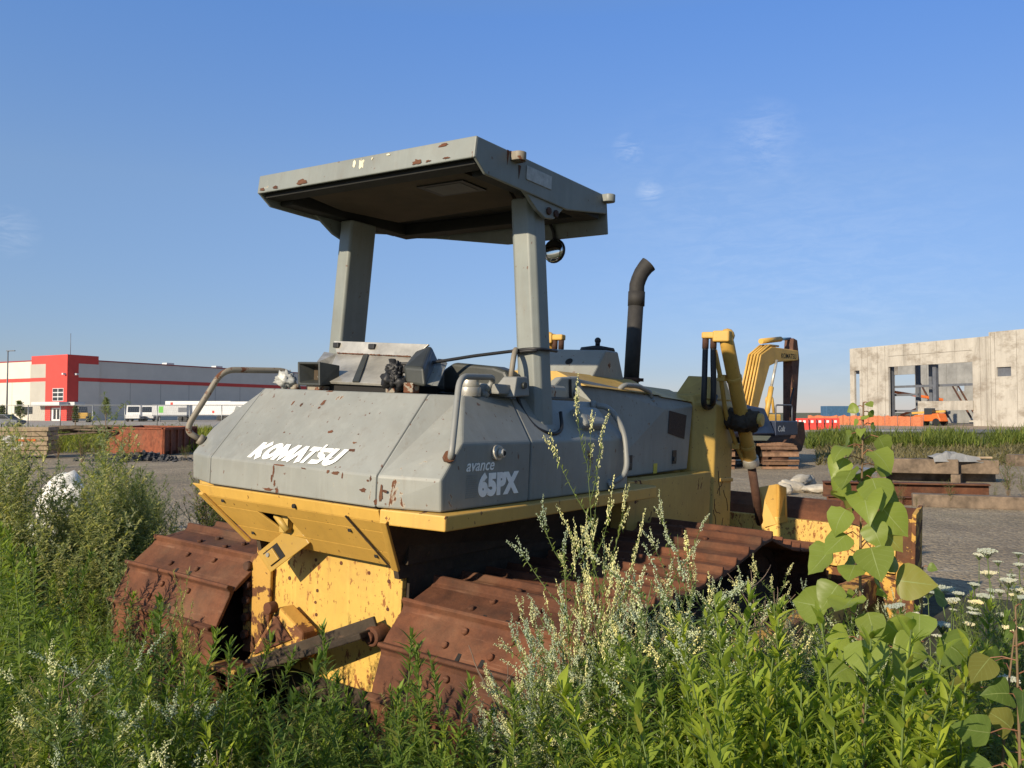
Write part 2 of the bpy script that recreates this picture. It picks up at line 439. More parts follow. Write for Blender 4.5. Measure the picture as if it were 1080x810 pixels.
for i, (u, v, w_, h_) in enumerate(((349, 455.5, .04, .024), (371, 475, .05, .022), (374, 467, .035, .012), (309, 425, .02, .035), (318, 427, .02, .03), (341, 425, .03, .05), (337, 430, .02, .02), (348, 413, .06, .012), (378, 458, .012, .008), (390, 436, .008, .012), (300, 456, .012, .012))):
    chip(slope_pt(u, v), EX, (0, .314, .36), w_, h_, 60 + i)
for i, (u, v, w_, h_) in enumerate(((403, 521, .02, .10), (400, 530, .05, .03), (407, 518, .03, .014))):
    p = U(u, v, Y=.012) if v > 510 else U(u, v, Y=.24); chip(p + V((0, -.006, 0)), (.95, .3, 0), UP if v > 510 else (0, .6, .8), w_, h_, 90 + i)
# lock
c = V((W, .474, 1.588)); s_ = MB().cyl(c, c + V((.022, 0, 0)), .036, .034, 18).cyl(c + V((.022, 0, 0)), c + V((.045, .004, 0)), .022, .02, 14)
s_.build('lock', MT['steel'], DZ, .003)
MB().cyl(c + V((.0452, .004, 0)), c + V((.0462, .004, 0)), .012, n=12).build('keyhole', MT['dark'], DZ)
# handrails -----------------------------------------------------------------------
def rail(path, r, mat, rr=.07, foot=True):
    s_ = MB().tube(smooth_path(path, rr, 7), r, 12)
    if foot:
        for e, nx in ((path[0], path[1]), (path[-1], path[-2])):
            d = (V(nx) - V(e)).normalized(); s_.cyl(V(e) - d * .012, V(e) + d * .018, r * 1.7, n=12)
    return s_.build('handrail', mat, DZ)
hr = rail([(.845, .165, 1.568), (.895, .11, 1.585), (.80, .265, 1.925), (.72, .64, 1.937), (.685, .60, 1.85)], .0145, MT['bar'])
MB().cyl((.835, .165, 1.572), (.875, .125, 1.585), .026, n=8).build('bolt', MT['rust'], hr)
rail([(-.845, .13, 1.55), (-.895, .06, 1.60), (-.80, .21, 1.935), (-.70, .58, 1.95), (-.66, .60, 1.85)], .0165, MT['bar_rust'])
rail([(.72, 1.60, 1.82), (.80, 1.66, 1.815), (.875, 1.71, 1.68), (.93, 1.66, 1.44), (.862, 1.57, 1.378)], .0165, MT['bar'], .09)
# small mirror/plate near the far handrail
MB().prism([(-.97, .36, 1.55), (-.84, .33, 1.55), (-.82, .36, 1.73), (-.93, .40, 1.735)], (0, .012, 0)).build('side_flap', MT['grey'], DZ, .004)
# filler cap
s_ = MB().cyl((.66, .52, 1.84), (.66, .52, 1.885), .055, n=18).cyl((.66, .52, 1.885), (.66, .52, 1.925), .048, .044, 18).cyl((.66, .52, 1.925), (.66, .52, 1.94), .03, .026, 12)
s_.build('filler_cap', MT['steel'], DZ, .003)
# switch box in front of the post
s_ = MB().poly([(.63, .70, 1.845), (.79, .70, 1.845), (.79, .84, 1.855), (.63, .84, 1.855), (.70, .735, 1.945), (.78, .735, 1.945), (.78, .83, 1.95), (.70, .83, 1.95)],
               [[0, 3, 2, 1], [4, 5, 6, 7], [0, 1, 5, 4], [1, 2, 6, 5], [2, 3, 7, 6], [3, 0, 4, 7]])
sw = s_.build('switch_box', MT['bar'], DZ, .006, fix=True)
MB().cyl((.787, .785, 1.905), (.80, .785, 1.905), .016, n=10).build('switch', MT['dgrey'], sw)
MB().tube(smooth_path([(.70, .80, 1.94), (.69, .83, 2.05), (.655, .90, 2.10), (.60, .96, 2.06)], .05), .014, 8).build('conduit', MT['bar_rust'], sw)

# ---- ROPS posts and canopy ------------------------------------------------------
def post(sg):
    s_ = MB(); q = lambda x, y, z: (sg * x, y, z)
    lo, hi = 1.55, 2.88
    def ring(z):
        t = (z - 1.70) / (2.72 - 1.70); xo = .80 + (.712 - .80) * t; yr = .932 - .012 * t
        w, d = (.145, .15) if sg > 0 else (.105, .215); c_ = .028 if sg > 0 else .012
        return [q(xo - c_, yr, z), q(xo, yr + c_, z), q(xo, yr + d - c_, z), q(xo - c_, yr + d, z), q(xo - w + c_, yr + d, z), q(xo - w, yr + d - c_, z), q(xo - w, yr + c_, z), q(xo - w + c_, yr, z)]
    a_, b2 = ring(lo), ring(hi)
    if sg < 0: a_.reverse(); b2.reverse()
    vs = a_ + b2
    s_.poly(vs, [list(range(7, -1, -1)), list(range(8, 16))] + [[i, (i + 1) % 8, 8 + (i + 1) % 8, 8 + i] for i in range(8)])
    o = s_.build('canopy_post', MT['grey_clean'], DZ, .008, 3, fix=True)
    # gusset with two bolts
    gx = .752
    s_ = MB().prism([q(gx, .66, 2.93), q(gx, 1.18, 2.92), q(gx, 1.18, 2.88), q(gx, 1.06, 2.785), q(gx, .98, 2.775), q(gx, .90, 2.80), q(gx, .80, 2.86)], (-sg * .022, 0, 0))
    gu = s_.build('gusset', MT['grey_clean'], o, .004)
    for y in (1.0, 1.07): MB().cyl(q(gx, y, 2.815), q(gx + .012, y, 2.815), .02, n=6).build('bolt', MT['rust_dark'], gu)
    return o
post(1); post(-1)
CW, CY0, CY1, CZ = .763, .363, 1.60, 3.028
cn = MB()
# top plate
cn.prism([(-CW + .015, CY0 + .015, CZ - .016), (CW - .015, CY0 + .015, CZ - .016), (CW - .015, CY1 - .015, CZ - .016), (-CW + .015, CY1 - .015, CZ - .016)], (0, 0, .014))
# rear fascia, front fascia (splayed), sides
cn.prism([(-CW, CY0, CZ), (CW, CY0, CZ), (CW, CY0 - .012, CZ - .103), (-CW, CY0 - .012, CZ - .103)], (0, .016, 0))
cn.prism([(-CW, CY1 - .016, CZ), (CW, CY1 - .016, CZ), (CW - .005, CY1 + .03, CZ - .215), (.05, CY1 + .03, CZ - .222), (-.53, CY1 + .012, CZ - .142), (-CW + .005, CY1 + .01, CZ - .12)], (0, .016, 0))
for sg in (1, -1):
    x = sg * (CW + .001)
    cn.prism([(x, CY0 + .004, CZ - .001), (x, CY1, CZ - .001), (x, CY1 + .0, CZ - .105), (x, 1.17, CZ - .172), (x, .44, CZ - .160), (x, CY0 - .008, CZ - .10)], (-sg * .016, 0, 0))
CAN = cn.build('canopy', MT['grey_clean'], DZ, .006)
# returns and liner under the roof
s_ = MB()
s_.prism([(-.70, .45, 2.955), (.70, .45, 2.955), (.70, 1.52, 2.955), (-.70, 1.52, 2.955)], (0, 0, .012))
s_.beam((-.74, .44, 2.93), (.74, .44, 2.93), .10, .05).beam((-.74, 1.50, 2.92), (.74, 1.50, 2.92), .12, .07)
for sg in (1, -1): s_.beam((sg * .69, .5, 2.925), (sg * .69, 1.44, 2.925), .11, .08)
s_.build('roof_frame', MT['roof_shade'], CAN, .006)
s_ = MB().poly([(-.50, .42, 2.918), (.56, .42, 2.918), (.60, .84, 2.912), (.48, 1.10, 2.90), (-.44, 1.16, 2.895), (-.56, .80, 2.905)], [[5, 4, 3, 2, 1, 0]])
s_.prism([(-.50, .42, 2.92), (.56, .42, 2.92), (.60, .84, 2.914), (.48, 1.10, 2.902), (-.44, 1.16, 2.897), (-.56, .80, 2.907)], (0, 0, .03))
s_.build('roof_liner', MT['tan'], CAN)
s_ = MB().prism([(.20, .60, 2.908), (.50, .60, 2.908), (.50, .80, 2.905), (.20, .80, 2.905)], (0, 0, .008))
hat = s_.build('roof_hatch', MT['black'], CAN)
MB().prism([(.235, .625, 2.906), (.465, .625, 2.906), (.465, .775, 2.9035), (.235, .775, 2.9035)], (0, 0, .004)).build('hatch_grille', MT['dgrey'], hat)
# lifting lugs and nameplate
for y, dx in ((.665, 0), (1.575, .0)):
    s_ = MB().cyl((CW + .03, y, CZ - .045), (CW + .03, y, CZ - .002), .034, n=16).span((CW + .0, y - .034, CZ - .045), (CW + .03, y + .034, CZ - .002))
    s_.build('lifting_lug', MT['bar_rust'] if y < 1 else MT['grey_clean'], CAN, .003)
MB().span((CW + .0015, .77, CZ - .105), (CW + .006, 1.0, CZ - .035)).build('nameplate', MT['plate'], CAN, .002)
s_ = MB()
for i, (y, z0, z1) in enumerate([(.60, .002, .075), (.625, .0, .05), (.70, .05, .12)]): MB().prism([(CW + .0022, y, CZ - z0), (CW + .0022, y + .022, CZ - z0), (CW + .0022, y + .006, CZ - z1)], (.0006, 0, 0)).build('rust_run', MT['rust'], CAN)
for i, (u, w_, h_, top_) in enumerate(((277, .05, .02, 0), (291, .05, .02, 0), (319, .09, .035, 0), (441, .09, .035, 0), (452, .04, .012, 0), (471, .05, .012, 0), (373, .03, .05, 1), (381, .05, .06, 1), (392, .015, .02, 1), (409, .03, .012, 1), (467, .08, .018, 1))):
    v = 204.5 + (u - 277) * (166 - 204.5) / 223 - (2 if not top_ else 17); p = U(u, v, Y=CY0 - .008)
    p.z = (CZ - .088 + h_ * .2) if not top_ else (CZ - .012 - h_ * .4); p.y = CY0 - .0125 if not top_ else CY0 - .004
    chip(p, EX, (0, .12, .99), w_, h_, 120 + i, 'rust_chip' if not top_ or i == 10 else 'flaked_paint', CAN, 'rust' if not top_ or i == 10 else 'flaked')
# mirror
mc = U(583, 264, Y=1.58)
s_ = MB().ball(mc + V((0, .02, 0)), .075, 14, 0, 0, None, (1, .32, 1)); mir = s_.build('mirror', MT['black'], DZ)
MB().ball(mc + V((0, .006, 0)), .068, 14, 0, 0, None, (1, .28, 1)).build('mirror_face', MT['mirror'], mir)
MB().tube([mc + V((0, .03, .02)), mc + V((-.02, .03, .12)), mc + V((-.03, .0, .17))], .01, 8).build('mirror_arm', MT['black'], mir)

# ---- seat / control area seen over the tank ---------------------------------------
s_ = MB()
s_.box((.0, 1.25, 1.92), (.50, .45, .12))
s_.build('seat', MT['dgrey'], DZ, .035, 3)
MB().span((-.5, .78, 1.80), (.55, 1.9, 1.86)).build('floor_plate', MT['dgrey'], DZ, .01)
s_ = MB().box((.46, 1.40, 1.88), (.16, .45, .10)); s_.build('armrest_console', MT['grey'], DZ, .03, 3)
# open battery lid: a shallow tray standing open on the tank top
pA, pB = U(341, 402, Y=.42), U(432, 406, Y=.42); pC, pD = U(355, 373, Y=.72), U(437, 377, Y=.72); pE, pF = U(352, 359.5, Y=.75), U(452, 363, Y=.75)
s_ = MB().prism([pA, pB, pD, pC], (0, .01, -.012)).prism([pC, pD, pF, pE], (0, .012, -.004))
pG = U(333, 381, Y=.55)
s_.prism([pA, pC, U(342, 371, Y=.70), U(334, 382, Y=.52), U(335, 398, Y=.42)], (-.006, .004, 0))
lid = s_.build('battery_lid', MT['steel'], DZ, .004)
n8 = [U(428, 405, Y=.40), U(449, 409, Y=.40), U(447, 388, Y=.40), U(425, 386, Y=.40)]; f8 = [U(441, 393, Y=.70), U(464, 383, Y=.74), U(455, 364, Y=.74), U(437, 371, Y=.70)]
s_ = MB().poly(n8 + f8, [[0, 1, 2, 3], [7, 6, 5, 4], [1, 5, 6, 2], [3, 2, 6, 7], [0, 3, 7, 4], [0, 4, 5, 1]]); s_.build('lid_end', MT['dgrey'], lid, .016, 3, fix=True)
s_ = MB().poly([U(450, 405, Y=.42), U(456, 406, Y=.43), U(466, 381, Y=.74), U(462, 378, Y=.74)], [[0, 1, 2, 3]]); s_.prism([U(450, 405, Y=.42), U(456, 407, Y=.43), U(467, 383, Y=.74), U(462, 378, Y=.74)], (.02, .02, .0)); s_.build('lid_side', MT['grey'], lid, .006)
a0, a1 = pA.lerp(pB, .36), pC.lerp(pD, .37); nn = (pB - pA).cross(pC - pA).normalized() * .008
s_ = MB().prism([a0, a0 + V((.045, 0, 0)), a1 + V((.035, 0, 0)), a1], nn if nn.z > 0 else -nn); s_.build('lid_rib', MT['dgrey'], lid)
s_ = MB(); rng = random.Random(5)
for i in range(30):
    t = i / 30; c = pC.lerp(pD, .04 + .94 * t) + V((0, -.008, .004)); s_.ball(c, rng.uniform(.004, .009), 8, 0, .25, rng, (1.7, .6, .5))
s_.build('weld_rust', MT['rust'], lid)
for t in (.06, .45): MB().box(pE.lerp(pF, t) + V((0, -.012, -.025)), (.045, .03, .03)).build('lid_clip', MT['black'], lid, .005)
MB().span((-.40, .45, 1.845), (.24, .80, 1.885)).build('lid_support', MT['dark'], DZ)
for u in (412, 431): c = U(u, 409, Y=.40); MB().box(c + V((0, .02, 0)), (.06, .05, .05)).build('bracket', MT['bar_rust'], DZ, .004)
s_ = MB().prism([U(466, 412, Y=.80), U(466, 390, Y=.80), U(478, 382, Y=.80), U(520, 386, Y=.80), U(533, 391, Y=.80), U(538, 402, Y=.80), U(538, 412, Y=.80)], (0, .12, 0)); s_.build('seat_back', MT['dgrey'], DZ, .02, 3)
s_ = MB().prism([U(494, 414, Y=.62), U(494, 403, Y=.62), U(526, 405, Y=.62), U(526, 416, Y=.62)], (0, .14, 0)); s_.build('relay_box', MT['bar'], DZ, .008)
# work lamp lying on the tank
lc = U(326, 394, Y=.36)
s_ = MB(); a_ = .072
ringo = [(-.085, 0, -.062), (.085, 0, -.062), (.075, 0, .062), (-.095, 0, .062)]; back = [(-.03, .12, -.045), (.10, .12, -.045), (.10, .12, .05), (-.03, .12, .05)]
inn = [(-.072, -.001, -.05), (.072, -.001, -.05), (.064, -.001, .05), (-.082, -.001, .05)]; inb = [(-.04, .07, -.03), (.06, .07, -.03), (.06, .07, .035), (-.04, .07, .035)]
vs = [lc + V(v) for v in ringo + back + inn + inb]
s_.poly(vs, [[0, 1, 5, 4], [1, 2, 6, 5], [2, 3, 7, 6], [3, 0, 4, 7], [4, 5, 6, 7]] + [[i, 8 + i, 8 + (i + 1) % 4, (i + 1) % 4] for i in range(4)] + [[8 + i, 12 + i, 12 + (i + 1) % 4, 8 + (i + 1) % 4] for i in range(4)])
wl_ = s_.build('work_lamp', MT['dgrey'], DZ, .004, fix=True)
s_ = MB().poly([lc + V(v) for v in inb], [[0, 1, 2, 3]]); s_.build('lamp_reflector', MT['tan'], wl_)
MB().span(lc + V((-.03, .02, -.085)), lc + V((.06, .10, -.062))).build('lamp_bracket', MT['bar_rust'], wl_)
# broken plastic bits beside the far handrail
# dash console, precleaner
s_ = MB(); x0, x1 = -.35, .30
s_.poly([(x0, 2.32, 2.01), (x1, 2.32, 2.01), (x1 + .015, 2.48, 2.205), (x0, 2.48, 2.215), (x0, 2.80, 2.0), (x1, 2.80, 2.0), (x1 + .015, 2.66, 2.205), (x0, 2.66, 2.215)],
        [[0, 1, 2, 3], [1, 5, 6, 2], [5, 4, 7, 6], [4, 0, 3, 7], [3, 2, 6, 7], [0, 4, 5, 1]])
con = s_.build('dash_console', MT['grey'], DZ, .012, 2)
nrm = V((0, -.195, .16)).normalized()
c = U(600, 385, Y=2.41); c.z = 2.01 + (c.y - 2.32) * .195 / .16
s_ = MB().cyl(c + nrm * .001, c + nrm * .003, .028, n=20); s_.build('console_hole', MT['dark'], con)
MB().span((x0, 2.30, 1.80), (x1 - .02, 2.7, 2.008)).build('console_column', MT['grey'], con, .008)
s_ = MB().box((.02, 2.31, 2.012), (.5, .02, .012)); s_.build('rust_seam', MT['rust_yellow'], con)
pc = U(630, 372, X=.12)
s_ = MB().cyl(pc + V((0, 0, -.09)), pc + V((0, 0, .015)), .105, .11, 24); pre = s_.build('pre_cleaner', MT['yellow_old'], DZ, .006)
s_ = MB().cyl(pc + V((0, 0, .015)), pc + V((0, 0, .035)), .128, .12, 24).cyl(pc + V((0, 0, .035)), pc + V((0, 0, .05)), .118, .03, 24).cyl(pc + V((0, 0, .05)), pc + V((0, 0, .085)), .018, n=10).ball(pc + V((0, 0, .088)), .024, 8)
s_.build('pre_cleaner_lid', MT['black'], pre)
MB().cyl(pc + V((0, 0, -.4)), pc + V((0, 0, -.085)), .05, n=14).build('pre_cleaner_pipe', MT['dgrey'], pre)

# ---- hood -------------------------------------------------------------------------
def hood_side(sg):
    q = lambda x, y, z: (sg * x, y, z)
    P = dict(T=q(.45, 1.80, 1.988), Tf=q(.53, 3.48, 1.866), C=q(.55, 2.967, 1.81), L=q(.55, 2.384, 1.524), Fb=q(.76, 1.93, 1.352), Ur=q(.70, 1.63, 1.842), Bf=q(.55, 3.40, 1.362),
             Br=q(.55, 2.30, 1.352), C2=q(.55, 3.47, 1.845), iT=q(.30, 1.80, 1.97), iF=q(.30, 3.47, 1.85), iB=q(.30, 3.40, 1.36), iR=q(.30, 1.9, 1.36))
    ks = list(P); ix = {k: i for i, k in enumerate(ks)}
    F = [['T', 'Ur', 'L'], ['Ur', 'Fb', 'L'], ['T', 'L', 'C'], ['T', 'C', 'Tf'], ['C', 'C2', 'Tf'], ['L', 'Br', 'Bf', 'C2', 'C'], ['Fb', 'Br', 'L'],
         ['T', 'Tf', 'iF', 'iT'], ['Tf', 'C2', 'Bf', 'iB', 'iF'], ['iT', 'iF', 'iB', 'iR'], ['T', 'iT', 'iR', 'Fb', 'Ur'], ['Fb', 'iR', 'iB', 'Bf', 'Br']]
    o = MB().poly([P[k] for k in ks], [[ix[k] for k in f] for f in F]).build('engine_side_panel', MT['grey'], DZ, .01, 2, fix=True)
    return o
es = hood_side(1); hood_side(-1)
s_ = MB()
v1, v2, v3, v4 = (U(u, v, X=.553) for u, v in ((706, 433), (724, 438), (721.5, 463), (704.5, 457)))
s_.prism([v1, v2, v3, v4], (.002, 0, 0)); s_.build('vent_grille', MT['vent'], es)
for u, v in ((664, 488), (711, 482)):
    a_ = U(u, v, X=.552); s_ = MB().span(a_ + V((0, -.035, -.05)), a_ + V((.004, .035, .05))); lt_ = s_.build('latch', MT['black'], es, .002)
    MB().span(a_ + V((.003, -.022, -.03)), a_ + V((.012, .022, .0))).build('latch_paddle', MT['dgrey'], lt_, .003)
a_ = U(691, 494, X=.552); MB().span(a_ + V((0, -.03, -.035)), a_ + V((.0015, .03, .035))).build('yellow_sticker', MT['sticker'], es)
gp = [(.455, 2.36, 1.90), (.50, 2.40, 1.965), (.50, 2.62, 1.965), (.515, 2.78, 1.93), (.50, 2.82, 1.875)]
rail(gp, .017, MT['bar'], .05)
# pillar parts behind the post
s_ = MB().prism([U(583, 425, X=.52), U(583, 408, X=.52), U(592, 398, X=.52), U(611, 397, X=.52), U(619, 425, X=.52)], (-.05, 0, 0)); cw = s_.build('cowl', MT['grey'], DZ, .012, 2)
MB().prism([U(600.5, 420, X=.5225), U(600, 400, X=.5225), U(602.5, 400, X=.5225), U(603, 420, X=.5225)], (.002, 0, 0)).build('cowl_slot', MT['dark'], cw)
s_ = MB()
s_.poly([(-.53, 1.9, 1.94), (-.28, 1.9, 2.03), (.28, 1.9, 2.03), (.50, 1.9, 1.94), (-.53, 2.95, 1.91), (-.28, 2.95, 2.02), (.28, 2.95, 2.02), (.53, 2.95, 1.91)], [[0, 1, 5, 4], [1, 2, 6, 5], [2, 3, 7, 6], [3, 2, 1, 0], [4, 5, 6, 7]])
s_.poly([(-.53, 2.95, 1.90), (-.28, 2.95, 1.985), (.28, 2.95, 1.985), (.53, 2.95, 1.90), (-.53, 3.62, 1.87), (-.28, 3.62, 1.97), (.28, 3.62, 1.97), (.53, 3.62, 1.87)], [[0, 1, 5, 4], [1, 2, 6, 5], [2, 3, 7, 6], [4, 5, 6, 7]])
s_.span((-.45, 1.9, 1.2), (.45, 3.6, 1.9))
s_.build('hood', MT['yellow_old'], DZ, .006)
# exhaust
sp = [U(664.5, 409, X=.2), U(668, 318, X=.2)]
b0 = V((.2, 3.10, 1.95)); t0 = V((.2, 3.14, 2.70))
s_ = MB().tube([b0, t0], [.058, .058], 18).cyl(t0 + V((0, 0, -.11)), t0, .064, n=18)
hd = V((.80, .60, 0)).normalized()
pth = [t0, t0 + V((0, 0, .05)), t0 + hd * .012 + V((0, 0, .095)), t0 + hd * .032 + V((0, 0, .145)), t0 + hd * .062 + V((0, 0, .19)), t0 + hd * .085 + V((0, 0, .215))]
s_.tube(pth, [.058, .058, .058, .059, .062, .066], 20, caps=False)
ex_ = s_.build('exhaust_stack', MT['stack'], DZ)
d = (pth[-1] - pth[-2]).normalized(); MB().cyl(pth[-1] - d * .022, pth[-1] - d * .020, .0615, n=20).build('exhaust_bore', MT['dark'], ex_)
MB().cyl(b0 + V((0, .0, .06)), b0 + V((0, 0, .09)), .068, n=18).box(b0 + V((.08, 0, .075)), (.04, .02, .025)).build('exhaust_clamp', MT['rust_dark'], ex_)

# ---- radiator guard -----------------------------------------------------------------
def rg_outline(z, k=1.): return [(.54 * k, 3.50), (.68 * k, 3.62), (.68 * k, 4.0), (.55 * k, 4.12), (-.55 * k, 4.12), (-.68 * k, 4.0), (-.68 * k, 3.62), (-.54 * k, 3.50)]
s_ = MB()
lv = [(.78, 1.), (1.86, 1.)]
vs = [(x, y, z) for z, k in lv for x, y in rg_outline(z, k)] + [(.60, 3.66, 1.955), (.60, 4.02, 1.955), (-.60, 4.02, 1.955), (-.60, 3.66, 1.955), (.52, 3.52, 1.93), (-.52, 3.52, 1.93)]
s_.poly(vs, [[i, (i + 1) % 8, 8 + (i + 1) % 8, 8 + i] for i in range(8)] + [[7, 6, 5, 4, 3, 2, 1, 0]])
s_.poly(vs, [[9, 10, 17, 16], [10, 11, 17], [11, 12, 18, 17], [12, 13, 18], [13, 14, 19, 18], [8, 9, 16, 20], [15, 21, 19, 14], [15, 8, 20, 21], [20, 16, 19, 21], [16, 17, 18, 19]])
rg = s_.build('radiator_guard', MT['yellow_old'], DZ, .012, 2, fix=True)
for sg in (1, -1):
    q = lambda x, y, z: (sg * x, y, z)
    MB().poly([q(.36, 3.56, 1.93), q(.655, 3.60, 1.90), q(.655, 4.03, 1.90), q(.36, 4.06, 1.93), q(.42, 3.66, 2.085), (sg * .60, 3.66, 2.08), (sg * .60, 4.0, 2.08), q(.42, 4.0, 2.085)], [[0, 1, 5, 4], [1, 2, 6, 5], [2, 3, 7, 6], [3, 0, 4, 7], [4, 5, 6, 7], [3, 2, 1, 0]]).build('cylinder_mount', MT['yellow_old'], rg, .008, 2, fix=True)
s_ = MB().beam((.685, 3.72, 1.275), (.685, 4.0, 1.262), .02, .03); s_.build('step_bar', MT['yellow'], rg, .005)
s_ = MB(); rng = random.Random(8)
for i in range(9):
    p = [V((.6815, rng.uniform(3.62, 3.95), rng.uniform(.86, 1.18)))]
    a0 = rng.uniform(0, 6.28)
    for k in range(6): a0 += rng.uniform(-.6, .6); p.append(p[-1] + V((0, math.cos(a0) * .035, math.sin(a0) * .035)))
    p = [V((x.x, min(3.98, max(3.63, x.y)), x.z)) for x in p]
    s_.tube(p, .0028, 4)
s_.build('rust_crack', MT['rust'], rg)
# ---- lift cylinders -------------------------------------------------------------------
for sg in (1, -1):
    top = V((.80, 3.36, 2.37)); bot = V((.80, 4.12, 1.39)); rod = V((.80, 4.45, .86))
    c1 = U(766, 358, X=.80); c2 = U(792, 488, X=.80); c3 = U(803, 560, X=.80)
    if sg < 0:
        c1, c2, c3 = (V((-p.x, p.y, p.z)) for p in (c1, c2, c3))
    ax = (c2 - c1).normalized()
    s_ = MB().tube([c1 - ax * .02, c1 + ax * .05, c2], [.050, .054, .054], 20)
    cy = s_.build('lift_cylinder', MT['yellow'], DZ, .003)
    s_ = MB().cyl(c2 - ax * .05, c2 + ax * .02, .066, n=20); s_.build('cylinder_head', MT['steel'], cy, .004)
    s_ = MB().cyl(c2, c3, .034, n=14); s_.build('cylinder_rod', MT['rust_dark'], cy)
    px = V((-.115 * sg, 0, 0))
    s_ = MB().box(c1 + V((-.02 * sg, -.02, .02)), (.13, .10, .085)).box(c1 + px + V((0, -.02, .03)), (.13, .07, .05)).ball(c1 + V((0, .02, .03)), .056, 10)
    s_.build('cylinder_cap', MT['yellow'], cy, .012, 2)
    side = V((-.085 * sg, -.06, 0)); pp = [c1 + side + ax * .10, c1 + side + ax * .40, c1.lerp(c2, .6) + side * 1.2, c2 + side * .8 + ax * -.12, c2 + side * .5]
    MB().tube(smooth_path(pp, .08), .018, 10).build('hydraulic_pipe', MT['yellow'], cy)
    for f in (.30, .86): MB().cyl(c1.lerp(c2, f) - ax * .02, c1.lerp(c2, f) + ax * .02, .061, n=16).box(c1.lerp(c2, f) + side * .9, (.06, .05, .05)).build('pipe_clamp', MT['yellow'], cy, .004)
    h0 = c1 + px * 1.35 + V((0, -.02, 0)); h1 = c1 + px * .8 + V((0, -.02, -.0)); e = V((sg * .62, 3.70, 1.90))
    for j, (h, k) in enumerate(((h0, 0), (h1, .03))):
        MB().tube(smooth_path([h, h + V((0, .0, -.12)), h + V((.01 * sg, -.02 + k, -.36)), h + V((.0, .0 + k, -.52 + k)), V((e.x + .02 * sg, e.y - .06, 1.845 + k)), V((e.x + .01 * sg, e.y + .02, 1.90 + k))], .12, 8), .022, 10).build('hydraulic_hose', MT['black'], cy)
        MB().cyl(h + V((0, 0, .02)), h + V((0, 0, -.07)), .025, n=10).build('hose_fitting', MT['rust_dark'], cy)
    # trunnion ball with caked mud
    tc = c1.lerp(c2, .63); rng = random.Random(3)
    s_ = MB().cyl(V((sg * .64, tc.y, tc.z)), V((sg * .93, tc.y, tc.z)), .07, n=16).ball(tc + V((-.08 * sg, 0, 0)), .082, 12, 0, .22, rng).ball(tc + V((.06 * sg, 0, -.01)), .085, 12, 0, .22, rng).ball(tc + V((0, -.05, -.03)), .07, 12, 0, .22, rng)
    s_.build('trunnion', MT['mud'], cy)
    MB().cyl(V((sg * .93, tc.y, tc.z)), V((sg * .965, tc.y, tc.z)), .055, .05, n=16).build('trunnion_cap', MT['yellow_old'], cy, .006)

# ---- blade -------------------------------------------------------------------------------
prof = [(4.62, .08), (4.50, .25), (4.42, .50), (4.40, .75), (4.42, .90), (4.47, 1.02), (4.56, 1.10)]
front = [(4.60, 1.115), (4.52, 1.0), (4.48, .8), (4.48, .55), (4.55, .3), (4.68, .08)]
s_ = MB(); BW = 1.97
s_.prism([(-BW, y, z) for y, z in prof[:5]] + [(-BW, y, z) for y, z in front[1:]], (2 * BW, 0, 0)); bld = s_.build('blade', MT['rust_yellow'], DZ)
s_ = MB().prism([(-BW, 4.432, .94), (-BW, 4.47, 1.02), (-BW, 4.57, 1.115), (-BW, 4.60, 1.115), (-BW, 4.52, 1.0), (-BW, 4.49, .9)], (2 * BW, 0, 0)); s_.build('blade_top', MT['rust'], bld, .004)
yb = MB().span((-1.6, 4.365, .62), (1.86, 4.43, .955)); yb.build('blade_stiffener', MT['yellow_worn'], bld, .006)
for sg in (1, -1):
    s_ = MB().prism([(sg * BW, 4.34, 1.09), (sg * BW, 4.62, 1.14), (sg * BW, 4.70, .08), (sg * BW, 4.36, .10)], (sg * .03, 0, 0)); s_.build('blade_end_plate', MT['rust_yellow'], bld, .004)
    s_ = MB().prism([(sg * 1.865, 4.36, 1.05), (sg * 1.865, 4.36, .15), (sg * BW, 4.36, .15), (sg * BW, 4.36, 1.05)], (0, .05, 0)); s_.build('blade_gusset', MT['rust_yellow'], bld, .004)
k0, k1, k2, k3 = (U(u, v, Y=4.34) for u, v in ((800, 514), (829, 514), (830, 550), (806, 556)))
mid = (k0 + k1) / 2 + V((0, .10, .02)); midb = (k2 + k3) / 2 + V((0, .02, 0))
s_ = MB().prism([k3, k0, mid, midb], (.012, .012, 0)).prism([midb + V((.013, .0, 0)), mid + V((.013, 0, 0)), k1, k2], (0, .014, 0)); s_.build('blade_bracket', MT['yellow'], bld)
k0 = U(893, 520, Y=4.38); k1 = U(884, 558, Y=4.34); MB().beam(k1, k0, .03, .05).build('blade_rib', MT['rust'], bld, .004)
for sg in (1, -1):
    s_ = MB().beam((sg * 1.62, 1.7, .52), (sg * 1.66, 4.40, .48), .14, .2).cyl((sg * 1.55, 1.7, .52), (sg * 1.72, 1.7, .52), .14, n=18); s_.build('push_arm', MT['rust_yellow'], DZ, .012)
    MB().beam((sg * .80, 4.36, .86), (sg * .80, 4.52, .84), .09, .12).build('rod_clevis', MT['yellow'], DZ, .008)

# ---- main case, skirt, fenders -------------------------------------------------------------
s_ = MB()
zt = [(1.338, -.005, .72), (1.29, .015, .64), (1.055, .215, .49)]
s_.poly([(-.72, -.005, 1.338), (.60, -.005, 1.338), (.60, .015, 1.285), (.50, .215, 1.055), (-.50, .215, 1.055), (-.62, .015, 1.275)], [[0, 5, 4, 3, 2, 1]])
hx0, hx1 = -.245, -.075
def tz(z): return .015 + (1.285 - z) * (.2 / .23)
